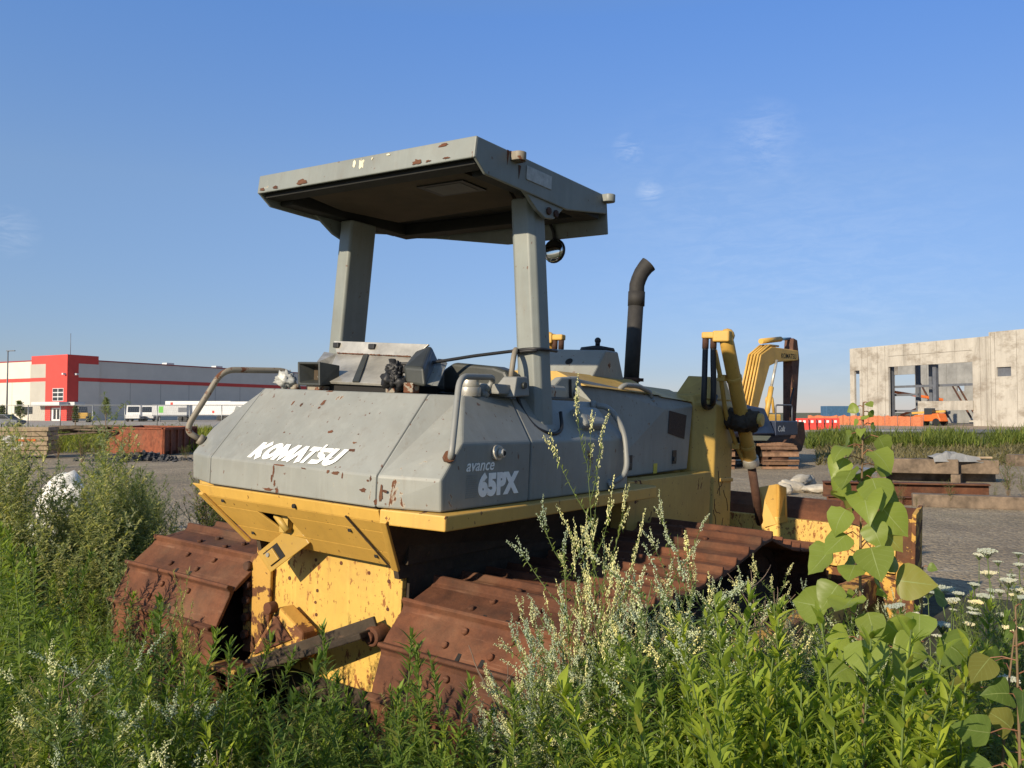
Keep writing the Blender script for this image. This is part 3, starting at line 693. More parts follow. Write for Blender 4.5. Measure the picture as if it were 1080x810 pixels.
# slanted panel built round its open hatch
s_ = MB(); th = V((0, .012, -.01))
def slab(pts): s_.prism([V((x, (tz(z) if z < 1.285 else .015 - (z - 1.285) * .35), z)) for x, z in pts], (0, .014, .003))
slab([(-.72, 1.338), (-.62, 1.285), (.60, 1.285), (.60, 1.338)])
slab([(-.62, 1.285), (-.60, 1.235), (.577, 1.235), (.60, 1.285)])
slab([(-.60, 1.235), (-.535, 1.13), (-.15, 1.13), (-.27, 1.235)])
slab([(-.05, 1.235), (-.02, 1.13), (.53, 1.13), (.577, 1.235)])
slab([(-.535, 1.13), (-.50, 1.055), (.50, 1.055), (.53, 1.13)])
sk = s_.build('rear_skirt', MT['yellow'], DZ, .003)
s_ = MB()
for sg in (1, -1):
    a_ = [(sg * .62, .0, 1.30), (sg * .655, .0, 1.30), (sg * .535, .225, 1.045), (sg * .50, .215, 1.05)]
    MB().prism(a_, (0, -.012, -.010)).build('skirt_flange', MT['yellow'], sk, .003)
MB().prism([(.40, .002, 1.295), (.408, .002, 1.295), (.498, .20, 1.06), (.490, .20, 1.06)], (0, -.006, -.004)).build('skirt_seam', MT['mud'], sk)
for x, z in ((-.50, 1.27), (-.44, 1.10), (.36, 1.22), (.43, 1.10), (.06, 1.30)): MB().cyl(V((x, tz(z) - .004, z)), V((x, tz(z) + .01, z + .0)), .011, n=10).build('skirt_hole', MT['dark'], sk)
MB().span((-.54, .27, 1.06), (.54, 1.9, 1.30)).build('under_frame', MT['mud'], DZ)
s_ = MB().tube([(-.20, .12, 1.22), (-.12, .13, 1.15)], .018, 8).box((-.15, .14, 1.19), (.06, .03, .10)); s_.build('hatch_lever', MT['yellow_old'], sk)
# hanging hatch flap with its paddle latch
f1, f2, f3, f4 = (U(u, v, Y=.13) for u, v in ((272.9, 583), (286.7, 604), (321, 574), (306.7, 551)))
f2.y -= .01; f1.y -= .01; f3.y += .03; f4.y += .03
fl = MB().prism([f1, f2, f3, f4], (0, .014, .006)).build('hatch_flap', MT['flap'], DZ, .004)
def onflap(a, b): return f1.lerp(f4, a).lerp(f2.lerp(f3, a), b)
s_ = MB().prism([onflap(.10, .18), onflap(.10, .82), onflap(.46, .82), onflap(.46, .18)], (0, -.003, -.001)); la = s_.build('latch_recess', MT['dark'], fl, .001)
s_ = MB().prism([onflap(.12, .24), onflap(.12, .78), onflap(.34, .78), onflap(.34, .24)], (0, -.010, -.003)); s_.build('latch_paddle', MT['flap'], la, .002)
c = onflap(.2, .38); MB().cyl(c + V((0, -.008, 0)), c + V((0, -.016, 0)), .011, n=12).build('latch_lock', MT['steel'], la)
# fenders
for sg in (1, -1):
    q = lambda x, y, z: (sg * x, y, z)
    s_ = MB()
    if sg > 0: s_.prism([q(.605, .0, 1.344), q(.925, .052, 1.344), q(.925, 2.06, 1.344), q(.89, 2.12, 1.344), q(.605, 2.12, 1.344)], (0, 0, -.066))
    else: s_.prism([q(.725, .06, 1.344), q(.86, .14, 1.344), q(.86, 2.12, 1.344), q(.60, 2.12, 1.344), q(.60, .06, 1.344)], (0, 0, -.066))
    s_.build('fender', MT['yellow'], DZ, .006)
    s_ = MB().prism([q(.585, .04, 1.275), q(.585, 3.4, 1.275), q(.585, 3.4, .99), q(.50, .26, .99), q(.50, .24, 1.06)], (-sg * .03, 0, 0)); s_.build('under_panel', MT['mud'], DZ)
    s_ = MB().prism([q(.58, 2.13, 1.35), q(.70, 2.13, 1.35), q(.70, 3.5, 1.35), q(.58, 3.5, 1.35)], (0, 0, -.40)); s_.build('engine_under_panel', MT['yellow_old'], DZ, .006)
# rear case plate
s_ = MB().prism([(-.56, .30, 1.08), (.485, .30, 1.08), (.48, .30, .80), (.43, .30, .42), (-.56, .30, .42)], (0, .03, 0)); rc = s_.build('rear_case', MT['yellow_worn'], DZ, .004)
MB().span((-.5, .33, .30), (.5, 3.9, 1.05)).build('main_frame', MT['mud'], DZ)
for x, z, r in ((-.30, .98, .010), (-.29, .87, .013), (-.10, .99, .011), (-.08, .84, .011), (.08, 1.0, .012), (.27, .98, .011), (.40, .96, .012), (.40, .83, .011), (.41, .70, .011), (.25, .66, .011), (.20, .72, .010), (-.09, .78, .010), (-.08, .72, .011), (.40, .58, .011)):
    MB().cyl((x, .3005, z), (x, .297, z), r * .8, n=10).build('bolt_hole', MT['rust'], rc)
s_ = MB().prism([(-.56, .285, .95), (-.44, .285, 1.02), (-.40, .285, 1.02), (-.40, .285, .46), (-.60, .285, .44), (-.62, .285, .80)], (0, -.02, 0)); fg = s_.build('drive_flange', MT['rust_yellow'], rc, .006)
for z in (.90, .80, .72, .63, .54): MB().cyl((-.565, .265, z), (-.565, .235, z), .024, n=6).build('flange_bolt', MT['rust_dark'], fg)
# triangular hitch lug, pins and drawbar
t1, t2, t3, t4 = (U(u, v, Y=.17) for u, v in ((259, 697), (293, 640), (319, 668), (316, 698)))
s_ = MB().prism([t1, t2, t3, t4], (0, .10, 0)); lug = s_.build('hitch_lug', MT['rust_yellow'], DZ, .012, 2)
i1, i2, i3 = (U(u, v, Y=.165) for u, v in ((268, 690), (292, 650), (308, 674))); MB().prism([i1, i2, i3], (0, -.006, 0)).build('lug_face', MT['rust'], lug)
c = U(288, 672, Y=.16); MB().cyl(c, c + V((0, -.02, 0)), .022, n=12).build('lug_hole', MT['dark'], lug)
c = U(290, 640, Y=.17); MB().cyl(c, c + V((0, -.05, 0)), .03, n=14).build('lug_pin', MT['rust'], lug, .004)
b1, b2 = U(248, 712, Y=.06), U(388, 668, Y=.18)
s_ = MB().beam(b1, b2, .12, .03).beam(b1 + V((0, .07, .03)), b2 + V((0, .05, .04)), .02, .06); dbar = s_.build('drawbar', MT['mud'], DZ, .006)
s_ = MB().cyl(b1 + V((0, 0, -.05)), b1 + V((0, 0, .06)), .045, n=14).box(b1 + V((-.02, 0, .035)), (.2, .14, .03)); s_.build('drawbar_eye', MT['rust_yellow'], dbar, .005)
c = U(394, 671, Y=.22); s_ = MB().cyl(c + V((0, .06, 0)), c + V((0, -.02, 0)), .052, .045, 18); bo = s_.build('hitch_boss', MT['rust'], DZ, .006)
MB().cyl(c + V((0, -.02, 0)), c + V((0, -.04, 0)), .026, n=12).build('boss_pin', MT['rust'], bo, .004)

# ---- tracks ------------------------------------------------------------------------------------
G, SW = 1.025, .95
pts = []
SC, SR, IC, IR = (.50, .50), .45, (3.45, .46), .41
for i in range(0, 25): a_ = R(270 - i * 180 / 24); pts.append((SC[0] + SR * math.cos(a_), SC[1] + SR * math.sin(a_)))
for t in [x / 10 for x in range(1, 10)]:                                     # sag to the carrier roller
    y = .5 + 1.85 * t; pts.append((y, .95 + .10 * t * t * 1.0 - .045 * math.sin(PI * t)))
pts.append((2.35, 1.05)); pts.append((2.5, 1.05))
for t in (.25, .5, .75): pts.append((2.5 + .95 * t, 1.05 - .18 * t - .03 * math.sin(PI * t)))
for i in range(0, 19): a_ = R(90 - i * 180 / 18); pts.append((IC[0] + IR * math.cos(a_), IC[1] + IR * math.sin(a_)))
pts.append((.5, .05))
cum = [0]
for a_, b_ in zip(pts, pts[1:]): cum.append(cum[-1] + math.dist(a_, b_))
NS = round(cum[-1] / .203); PT = cum[-1] / NS
def on_path(s):
    s %= cum[-1]
    for i in range(len(cum) - 1):
        if cum[i + 1] >= s:
            t = (s - cum[i]) / (cum[i + 1] - cum[i] + 1e-9); return V((0, pts[i][0] + (pts[i + 1][0] - pts[i][0]) * t, pts[i][1] + (pts[i + 1][1] - pts[i][1]) * t))
# one shoe: x across, y along the travel, z outwards
def shoe_mesh():
    s_ = MB(); h = SW / 2; p = PT
    pr = [(-p * .56, .004), (-p * .30, .010), (p * .30, .010), (p * .40, .018), (p * .455, .047), (p * .53, .047), (p * .56, .016), (p * .50, -.010), (-p * .30, -.012), (-p * .52, -.010)]
    vs = [(-h, y, z) for y, z in pr] + [(h, y, z) for y, z in pr]; k = len(pr)
    s_.poly(vs, [list(range(k)), list(range(2 * k - 1, k - 1, -1))] + [[(i + 1) % k, i, k + i, k + (i + 1) % k] for i in range(k)])
    for x in (-.12, .12):
        for dx in (-.0,):
            for y in (-.045, .035): s_.cyl((x + (.03 if y > 0 else -.03), y, .008), (x + (.03 if y > 0 else -.03), y, .026), .0175, .016, 6)
    for x in (-.06, .06): s_.box((x, -p * .40, .0085), (.022, .045, .006), None, 1)
    o = s_.build('track_shoe', [MT['rust'], MT['dark']], None, .004, 1)
    return o
shoe0 = shoe_mesh()
used = False
for sg in (1, -1):
    fr = MB()
    fr.span((sg * .80, .75, .28), (sg * 1.25, 3.35, .68)).span((sg * .92, 2.2, .6), (sg * 1.12, 2.5, .92)).beam((sg * 1.025, .5, .5), (sg * 1.025, 3.45, .46), .16, .2)
    tr = fr.build('crawler_track', MT['mud'], DZ, .012)
    s_ = MB().cyl((sg * .96, *SC), (sg * 1.09, *SC), .36, n=30).cyl((sg * .80, *SC), (sg * 1.30, *SC), .22, n=24)
    for i in range(13): a_ = 2 * PI * i / 13; s_.box((sg * 1.025, SC[0] + .37 * math.cos(a_), SC[1] + .37 * math.sin(a_)), (.09, .08, .06), (a_, 0, 0))
    s_.build('sprocket', MT['rust_dark'], tr, .004)
    s_ = MB().cyl((sg * .93, *IC), (sg * 1.12, *IC), .345, n=30).cyl((sg * .88, *IC), (sg * 1.17, *IC), .10, n=16); s_.build('idler', MT['rust_dark'], tr, .006)
    for y in (1.0, 1.4, 1.8, 2.2, 2.6, 3.0): MB().cyl((sg * .9, y, .20), (sg * 1.15, y, .20), .10, n=18).build('track_roller', MT['rust_dark'], tr, .006)
    MB().cyl((sg * .95, 2.35, .96), (sg * 1.30, 2.35, .96), .075, n=16).build('carrier_roller', MT['rust_dark'], tr, .006)
    s_ = MB()
    for dx in (-.085, .085): 
        q = [(sg * G + dx, y, z) for y, z in pts]
        for a_, b_ in zip(q, q[1:]):
            n_ = V((1, 0, 0)).cross(V(b_) - V(a_)).normalized()
            s_.beam(V(a_) - n_ * .055, V(b_) - n_ * .055, .045, .085, n_)
    s_.build('track_chain', MT['rust_dark'], tr)
    rng = random.Random(11 + sg)
    for i in range(NS):
        s0 = i * PT + (.03 if sg > 0 else .10)
        a_, b_ = on_path(s0 - PT * .5), on_path(s0 + PT * .5)
        if s0 - PT * .5 < 0: a_ = on_path(cum[-1] + s0 - PT * .5)
        y = (b_ - a_).normalized(); z = V((1, 0, 0)).cross(y); c = (a_ + b_) / 2
        if i == 0 and not used: o = shoe0; used = True
        else: o = shoe0.copy(); COL.objects.link(o)
        o.parent = tr; x = V((1, 0, 0))
        y2 = (y + x * rng.uniform(-.006, .006)).normalized()
        o.matrix_local = Matrix.Translation(c + V((sg * G + rng.uniform(-.006, .006), 0, 0)) + z * rng.uniform(-.003, .004)) @ Matrix((x, y, z)).transposed().to_4x4() @ Matrix.Rotation(rng.uniform(-.012, .012), 4, 'Z')
# cable looped round the post, and a rag: they lie on the machine
def to_world(p): return DZ_R @ V(p) + DZ_T
s_ = MB()
rp = [(.16, .52, 1.99), (.30, .62, 2.00), (.48, .78, 2.05), (.64, .912, 2.085), (.70, .905, 2.092), (.776, .918, 2.095), (.786, .99, 2.096), (.78, 1.09, 2.096)]
s_.tube([to_world(p) for p in smooth_path(rp, .03)], .0085, 8)
rp = [(.64, .905, 2.07), (.70, .90, 2.083), (.774, .914, 2.086)]
s_.tube([to_world(p) for p in smooth_path(rp, .03)], .008, 8)
s_.tube([to_world(p) for p in smooth_path([(.70, .84, 1.90), (.72, .86, 1.80), (.80, .87, 1.70), (.845, .98, 1.662), (.83, 1.10, 1.685), (.80, 1.12, 1.78)], .06)], .0095, 8)
tag(s_.build('cable', MT['black']), 'black cable looped round the grey canopy post', 'cable')
rng = random.Random(4)
rc_ = to_world(U(421, 393, Y=.42))
s_ = MB()
for i in range(16): s_.ball(rc_ + V((rng.uniform(-.045, .045), rng.uniform(-.03, .03), rng.uniform(-.055, .03))), rng.uniform(.018, .036), 12, 0, .5, rng, (rng.uniform(.6, 1.2), .8, rng.uniform(.7, 1.3)))
tag(s_.build('rag', MT['black']), 'crumpled black plastic rag on the open battery lid', 'rag')
rc_ = to_world(V((-.54, .42, 1.885)))
s_ = MB()
s_.ball(rc_ + V((0, 0, .01)), .05, 12, 0, .5, rng, (1.0, .5, .9))
tag(s_.build('plastic_scrap', MT['plate'], None), 'white broken plastic scrap beside the rusty handrail on the tank', 'scrap')
# ================================================================== SETTING
SUN_AZ, SUN_EL = 220., 23.                    # compass bearing (from +Y, clockwise) the sun stands at; elevation
to_sun = V((math.sin(R(SUN_AZ)) * math.cos(R(SUN_EL)), math.cos(R(SUN_AZ)) * math.cos(R(SUN_EL)), math.sin(R(SUN_EL))))
L = bpy.data.lights.new('sun', 'SUN'); L.energy = 4.8; L.angle = R(.55); L.color = (1, .85, .63)
so = bpy.data.objects.new('sun', L); COL.objects.link(so); so.rotation_mode = 'QUATERNION'; so.rotation_quaternion = (-to_sun).to_track_quat('-Z', 'Y'); so.location = to_sun * 50
w = bpy.data.worlds.new('World'); scn.world = w; w.use_nodes = True
nt = w.node_tree; nt.nodes.clear()
wo = nt.nodes.new('ShaderNodeOutputWorld'); bg = nt.nodes.new('ShaderNodeBackground'); nt.links.new(bg.outputs[0], wo.inputs[0])
sky = nt.nodes.new('ShaderNodeTexSky'); sky.sky_type = 'NISHITA'; sky.sun_disc = False
sky.sun_elevation = R(SUN_EL); sky.sun_rotation = R(SUN_AZ); sky.altitude = 50; sky.air_density = 1.0; sky.dust_density = 0; sky.ozone_density = 4.
# a few wisps of high cloud
tc = nt.nodes.new('ShaderNodeTexCoord')
def wisp(d, r, sc, amt):
    d = d.normalized()
    sub = N(nt, 'ShaderNodeVectorMath', operation='DISTANCE'); nt.links.new(tc.outputs['Generated'], sub.inputs[0]); sub.inputs[1].default_value = d
    fall = ramp(nt, math_(nt, 'DIVIDE', sub.outputs['Value'], r), [(0, 1.), (1, 0.)])
    mp = N(nt, 'ShaderNodeMapping'); mp.inputs['Scale'].default_value = sc; mp.inputs['Rotation'].default_value = (0, .5, .3); nt.links.new(tc.outputs['Generated'], mp.inputs[0])
    n = ramp(nt, noise(nt, mp.outputs[0], 9., 8, .7, .6), [(.42, 0.), (.75, 1.)])
    return math_(nt, 'MULTIPLY', math_(nt, 'MULTIPLY', fall, n), amt)
k = wisp(ray(806, 148), .05, (2, 2, 7), .3)
for dd, r_, am in ((ray(662, 158), .02, .5), (ray(685, 203), .018, .45), (ray(900, 310), .22, .12), (ray(12, 245), .03, .3), (ray(730, 230), .16, .08)):
    k = math_(nt, 'ADD', k, wisp(dd, r_, (2.5, 2.5, 9), am))
sz = N(nt, 'ShaderNodeSeparateXYZ'); nt.links.new(tc.outputs['Generated'], sz.inputs[0])
tint = ramp(nt, sz.outputs['Z'], [(0, (.42, .42, .56)), (.05, (.455, .46, .60)), (.255, (.82, .80, .88)), (.43, (.80, .96, 1.22)), (.55, (1.3, 1.22, 1.15)), (1, (1.7, 1.5, 1.2))])   # haze greyer low down, deeper blue above; unseen zenith brightened, warmed to fill shade
skyc = mix(nt, 1., sky.outputs[0], tint, 'MULTIPLY')
skyc = mix(nt, 1., skyc, ramp(nt, math_(nt, 'ADD', math_(nt, 'MULTIPLY', sz.outputs['X'], .5), .5), [(0, (1.3, 1.22, 1.12)), (.23, (1.30, 1.22, 1.12)), (.5, (1.1, 1.06, 1.03)), (.77, (.92, .91, .92)), (.88, (.80, .75, .68)), (1, (.76, .70, .62))]), 'MULTIPLY')   # brightness evened sideways; unseen right sky dimmed, warmed to make shade less blue
cc = mix(nt, k, skyc, (6.2, 6.6, 7.2))
nt.links.new(cc, bg.inputs[0]); bg.inputs[1].default_value = .116

# ---- ground ------------------------------------------------------------------------------
def ground_h(x, y):
    return 0.
m, nt, b, o = new_mat('gravel_lot')
co = coords(nt, kind='Object')
c = ramp(nt, noise(nt, co, .55, 6, .6), [(.3, (.20, .158, .108)), (.55, (.275, .222, .152)), (.75, (.35, .285, .195))])
vor = N(nt, 'ShaderNodeTexVoronoi'); vor.inputs['Scale'].default_value = 26; nt.links.new(co, vor.inputs['Vector'])
c = mix(nt, .8, c, ramp(nt, vor.outputs['Color'], [(0, (.45,) * 3), (.5, (1,) * 3), (1, (1.7, 1.65, 1.5))]), 'MULTIPLY')
vor2 = N(nt, 'ShaderNodeTexVoronoi'); vor2.inputs['Scale'].default_value = 5.5; nt.links.new(co, vor2.inputs['Vector'])
st = ramp(nt, vor2.outputs['Distance'], [(.10, 1.), (.14, 0.)]); st2 = ramp(nt, noise(nt, co, 1.1, 3), [(.5, 0.), (.6, 1.)])
c = mix(nt, math_(nt, 'MULTIPLY', st, st2), c, (.42, .40, .35))
c = mix(nt, ramp(nt, noise(nt, coords(nt, (.12, 1.3, 1)), 1.2, 7, .72), [(.60, 0.), (.68, .7)]), c, (.42, .40, .36))
c = mix(nt, math_(nt, 'MULTIPLY', ramp(nt, noise(nt, coords(nt, (.35, .06, 1)), 1.6, 6, .65), [(.5, 0.), (.62, 1.)]), .35), c, (.13, .105, .08))
c = mix(nt, ramp(nt, noise(nt, co, .18, 5, .6), [(.55, 0.), (.7, .55)]), c, (.11, .105, .055))
setc(nt, b, c); b.inputs['Roughness'].default_value = .95
bump(nt, b, math_(nt, 'ADD', math_(nt, 'MULTIPLY', vor.outputs['Distance'], -1.), noise(nt, co, 3, 6)), .8, .03)
MT['gravel'] = m
m, nt, b, o = new_mat('weedy_soil')
co = coords(nt)
c = ramp(nt, noise(nt, co, 2.5, 7, .7), [(.3, (.02, .017, .010)), (.55, (.045, .045, .018)), (.75, (.075, .062, .03))])
setc(nt, b, c); b.inputs['Roughness'].default_value = 1; bump(nt, b, noise(nt, co, 9, 6), .8, .05); MT['soil'] = m
m, nt, b, o = new_mat('dry_field'); co = coords(nt)
c = ramp(nt, noise(nt, co, .08, 7, .65), [(.35, (.06, .075, .02)), (.55, (.12, .11, .05)), (.72, (.22, .17, .11))])
setc(nt, b, c); b.inputs['Roughness'].default_value = 1; MT['field'] = m
MT['asphalt'] = plain('asphalt', (.06, .06, .062), .9, 0, .25, 1.2)
MT['bounce_yard'] = plain('pale_bounce_yard', (.34, .30, .25), .9, 0, .2, .6)  # yard paled and warmed to bounce light onto the warehouse wall
MT['tansoil'] = plain('tan_soil', (.32, .235, .16), .95, 0, .3, .9)
MT['chalk'] = plain('pale_dust', (.42, .41, .38), .9, 0, .3, 2.)

def sheet(name, poly, z, mat):
    s_ = MB().face([(x, y, z) for x, y in poly]); return tag(s_.build(name, mat), kind='structure')
g_ = MB().face([(-2500, -60, 0), (2500, -60, 0), (2500, 4000, 0), (-2500, 4000, 0)]); tag(g_.build('ground', MT['field']), kind='structure')
sheet('gravel_lot', [(-22, 2), (60, 2), (60, 40), (18, 34), (6, 46), (-8, 46), (-14, 36), (-30, 30), (-34, 18)], .004, MT['gravel'])
rng = random.Random(1)
def blobpoly(cx, cy, rx, ry, n=40, j=.25):
    ph = [rng.uniform(0, 6.28) for _ in range(4)]
    return [(cx + rx * math.cos(a) * (1 + j * (math.sin(2 * a + ph[0]) * .5 + math.sin(5 * a + ph[1]) * .3 + math.sin(9 * a + ph[2]) * .2)), cy + ry * math.sin(a) * (1 + j * (math.sin(3 * a + ph[3]) * .5 + math.sin(7 * a + ph[0]) * .4))) for a in [2 * PI * i / n for i in range(n)]]
sheet('weedy_ground', blobpoly(-1.2, 3.6, 8.2, 5.2, 60, .10), .008, MT['soil'])
sheet('warehouse_yard', [(-190, 84), (-30, 84), (20, 330), (-300, 330)], .006, MT['bounce_yard'])
sheet('soil_strip', [(10, 72), (140, 50), (150, 160), (20, 170)], .006, MT['tansoil'])

# ---- camera ------------------------------------------------------------------------------
cam = bpy.data.cameras.new('camera'); cam.sensor_fit = 'HORIZONTAL'; cam.sensor_width = 36; cam.lens = 36 * FOC / 1080; cam.clip_end = 6000; cam.clip_start = .05
co_ = bpy.data.objects.new('camera', cam); COL.objects.link(co_); co_.location = (0, 0, CAM_H); co_.rotation_euler = (PI / 2 + PITCH, 0, 0); scn.camera = co_
vs_ = scn.view_settings; vs_.view_transform = 'Standard'; vs_.look = 'None'; vs_.exposure = .38; vs_.gamma = 1; vs_.use_curve_mapping = False
# ================================================================== FAR BUILDINGS AND YARD
MT['cream'] = plain('cream_cladding', (.62, .59, .50), .7, 0, .05, .5, 0)
MT['cladding'] = plain('grey_cladding', (.64, .59, .52), .7, 0, .05, .4, 0)
MT['seam'] = plain('cladding_joint', (.42, .39, .35), .8, 0, .1, 1, 0)
MT['taupe'] = plain('taupe_cladding', (.40, .38, .33), .7, 0, .05, .5, 0)
MT['red'] = plain('red_cladding', (.62, .055, .04), .55, 0, .08, .5, 0)
MT['redtrim'] = plain('dark_red_trim', (.30, .03, .035), .6, 0, .05, 1, 0)
MT['pale'] = plain('pale_metal', (.55, .56, .56), .5, 0, .08, 1, 0)
MT['truckwhite'] = plain('white_bodywork', (.72, .72, .70), .4, 0, .08, 1.5, 0)
MT['trailergrey'] = plain('silver_trailer', (.48, .49, .49), .45, 0, .1, 1, 0)
MT['green'] = plain('green_mark', (.12, .42, .05), .5, 0, .05, 1, 0)
MT['navy'] = plain('navy_paint', (.022, .034, .07), .4, 0, .3, 2.5)
MT['blue'] = plain('blue_container', (.05, .12, .22), .5, 0, .2, 2)
MT['orange'] = plain('orange_paint', (.62, .14, .025), .5, 0, .2, 2)
MT['netting'] = plain('orange_netting', (.50, .16, .07), .8, 0, .3, 6)
MT['galv'] = plain('galvanised_steel', (.30, .31, .31), .5, .6, .2, 3)
MT['bsteel'] = plain('primed_steel', (.13, .14, .16), .6, .2, .2, 2)
MT['wood'] = plain('weathered_timber', (.15, .11, .075), .9, 0, .6, 4, .8)
MT['woodlt'] = plain('pale_timber', (.36, .27, .17), .85, 0, .35, 5, .4)
MT['tarp'] = plain('grey_tarpaulin', (.24, .24, .235), .6, 0, .2, 5, .5)
MT['stone'] = plain('broken_concrete', (.42, .38, .31), .95, 0, .3, 5, .8)
MT['whitelump'] = plain('white_foam_rock', (.72, .70, .64), .95, 0, .15, 12, .9)
MT['coal'] = plain('dark_rubble', (.06, .06, .062), .95, 0, .5, 6, .8)
MT['rustbox'] = rusty('orange_rust', (.27, .075, .032))
MT['jointgrey'] = plain('joint_grey', (.19, .17, .145), .9, 0, .3, 1, 0)  # panel joints and pour line, darker than the concrete
MT['concrete_shade'] = plain('shaded_concrete', (.25, .25, .24), .9, 0, .25, .6, 0)  # far inner walls: same concrete, their shade put into the colour
m, nt, b, o = new_mat('cast_concrete')
co = coords(nt)
c = ramp(nt, noise(nt, coords(nt, (.5, .5, .12)), 1.4, 8, .7), [(.32, (.30, .275, .235)), (.5, (.43, .40, .345)), (.7, (.50, .47, .41))])
c = mix(nt, ramp(nt, noise(nt, coords(nt, (.35, .35, .6)), .9, 7, .72), [(.49, 0.), (.64, .75)]), c, (.21, .175, .135))
c = mix(nt, ramp(nt, noise(nt, coords(nt, (1, 1, .5)), 4.5, 6, .7), [(.55, 0.), (.7, .3)]), c, (.25, .21, .17))
setc(nt, b, c); b.inputs['Roughness'].default_value = .9; MT['concrete'] = m

class Facade:
    """a vertical plane through p along d; px/py give positions on it for a pixel of the survey photo"""
    def __init__(s, p, d): s.p = V((p[0], p[1], 0)); s.d = V((d[0], d[1], 0)).normalized(); s.n = V((-s.d.y, s.d.x, 0))
    def s_of(s, u):
        r = ray(u, 435); c = s.d.x * r.y - s.d.y * r.x
        return (s.p.y * r.x - s.p.x * r.y) / (s.d.x * r.y - s.d.y * r.x) if abs(c) > 1e-9 else 0
    def z_of(s, u, v):
        q = s.p + s.d * s.s_of(u); r = ray(u, v); return CAM_H + r.z * (q.y / r.y)
    def box(s, mb, s0, s1, z0, z1, o0, o1, mi=0):
        P = [s.p + s.d * a + s.n * o for a, o in ((s0, o0), (s1, o0), (s1, o1), (s0, o1))]
        return mb.prism([(p.x, p.y, z0) for p in P], (0, 0, z1 - z0), mi)

# ---- warehouse -----------------------------------------------------------------------------
wh = empty('warehouse', (-87, 164, 0), 0, 'long grey warehouse with a red corner tower and red stripe', 'warehouse')
def wpart(name, mb, mat, parent=None):
    o = mb.build(name, mat); o.parent = parent or wh
    o.matrix_parent_inverse = Matrix.Translation((87, -164, 0)) if parent is None else Matrix.Identity(4)
    return o
FL = Facade((-87, 164), (-20, 11)); FR = Facade((-87, 164), (28, 52))
nl = 1 if FL.n.y < 0 else -1; nr = 1 if FR.n.y < 0 else -1            # outward sides
def fl(mb, s0, s1, z0, z1, o0, o1): return FL.box(mb, s0, s1, z0, z1, o0 * nl, o1 * nl)
def fr_(mb, s0, s1, z0, z1, o0, o1): return FR.box(mb, s0, s1, z0, z1, o0 * nr, o1 * nr)
HW, HT = 12.0, 13.0
tl = FL.s_of(34); tr_ = FR.s_of(102)
m1 = fl(MB(), tl, 70, 0, HW, -30, 0); wpart('end_wall', m1, MT['cream'])
wpart('side_wall', fr_(MB(), tr_, 190, 0, HW, -40, -.01), MT['cladding'])
wpart('roof_edge', fr_(fl(MB(), tl, 70, HW, HW + .22, -.5, .08), tr_, 190, HW, HW + .22, -.5, .08), MT['redtrim'])
tw = MB(); fl(tw, -.343, tl, 0, HT, -2, .35); tower = wpart('corner_tower', tw, MT['red'])
wpart('corner_tower_side', fr_(MB(), -.336, tr_, 0, HT - .004, -8, .35), MT['red'])
zc = FL.z_of(48, 384); z1_, z2_ = FL.z_of(60, 402), FL.z_of(60, 398)
a_ = FL.s_of(49.5)
for z0, z1 in ((0, z1_), (z2_, zc)): wpart('wall_panel', fl(MB(), a_, tl + .2, z0, z1, .30, .42), MT['taupe'])
b_ = FR.s_of(81)
for z0, z1 in ((0, z1_), (z2_, zc)): wpart('wall_panel', fr_(MB(), b_, tr_ + .2, z0, z1, .30, .42), MT['cladding'])
wpart('stripe', fl(MB(), tl, 70, z1_, z2_, -.02, .06), MT['red']); wpart('stripe', fr_(MB(), tr_, 190, z1_, z2_, -.02, .06), MT['red'])
for i in range(1, 20): wpart('cladding_seam', fr_(MB(), tr_ + i * 7.6, tr_ + i * 7.6 + .14, 0, z1_ - .02, -.02, .012), MT['seam'])
for i in range(1, 7): wpart('cladding_seam', fl(MB(), tl + i * 7.0, tl + i * 7.0 + .14, 0, z1_ - .02, -.02, .012), MT['taupe'])
w0, w1 = FL.s_of(68.5), FL.s_of(57); wz0, wz1 = FL.z_of(62, 423), FL.z_of(62, 409.5)
wf = wpart('tower_window', fl(MB(), w0, w1, wz0, wz1, .34, .40), MT['pale'])
for i in range(2):
    for j in range(3):
        a0 = w0 + (w1 - w0) * i / 2; h0 = wz0 + (wz1 - wz0) * j / 3
        fl(mb := MB(), a0 + .12, a0 + (w1 - w0) / 2 - .12, h0 + .1, h0 + (wz1 - wz0) / 3 - .1, .39, .42); wpart('pane', mb, MT['glass'], None).name = 'window_pane'
cz0, cz1 = FL.z_of(60, 428), FL.z_of(60, 424)
mb = MB(); fl(mb, -.8, FL.s_of(44), cz0, cz1, .3, 2.2); fr_(mb, 0, FR.s_of(82), cz0 + .02, cz1 - .02, .3, 2.2); wpart('entrance_canopy', mb, MT['pale'])
mb = MB(); fl(mb, FL.s_of(66), FL.s_of(56.5), 0, FL.z_of(62, 430), .34, .40); wpart('door_frame', mb, MT['truckwhite'])
for u0, u1 in ((62.2, 64.8), (58.4, 61)): wpart('door_glass', fl(MB(), FL.s_of(u1), FL.s_of(u0), .3, FL.z_of(62, 431.5), .39, .43), MT['glass'])
wpart('side_light', fl(MB(), FL.s_of(56.3), FL.s_of(55.2), 0, FL.z_of(56, 430), .34, .42), MT['glass'])
for u0, u1 in ((17.5, 21.5), (25.5, 30.5), (33, 36.5)): wpart('office_window', fl(MB(), FL.s_of(u1), FL.s_of(u0), FL.z_of(25, 436.5), FL.z_of(25, 429), .0, .47), MT['glass'])
for u in (180, 232, 284): wpart('roof_vent', fr_(MB(), FR.s_of(u), FR.s_of(u) + 2, HW, HW + .7, -3, -1.5), MT['pale'])
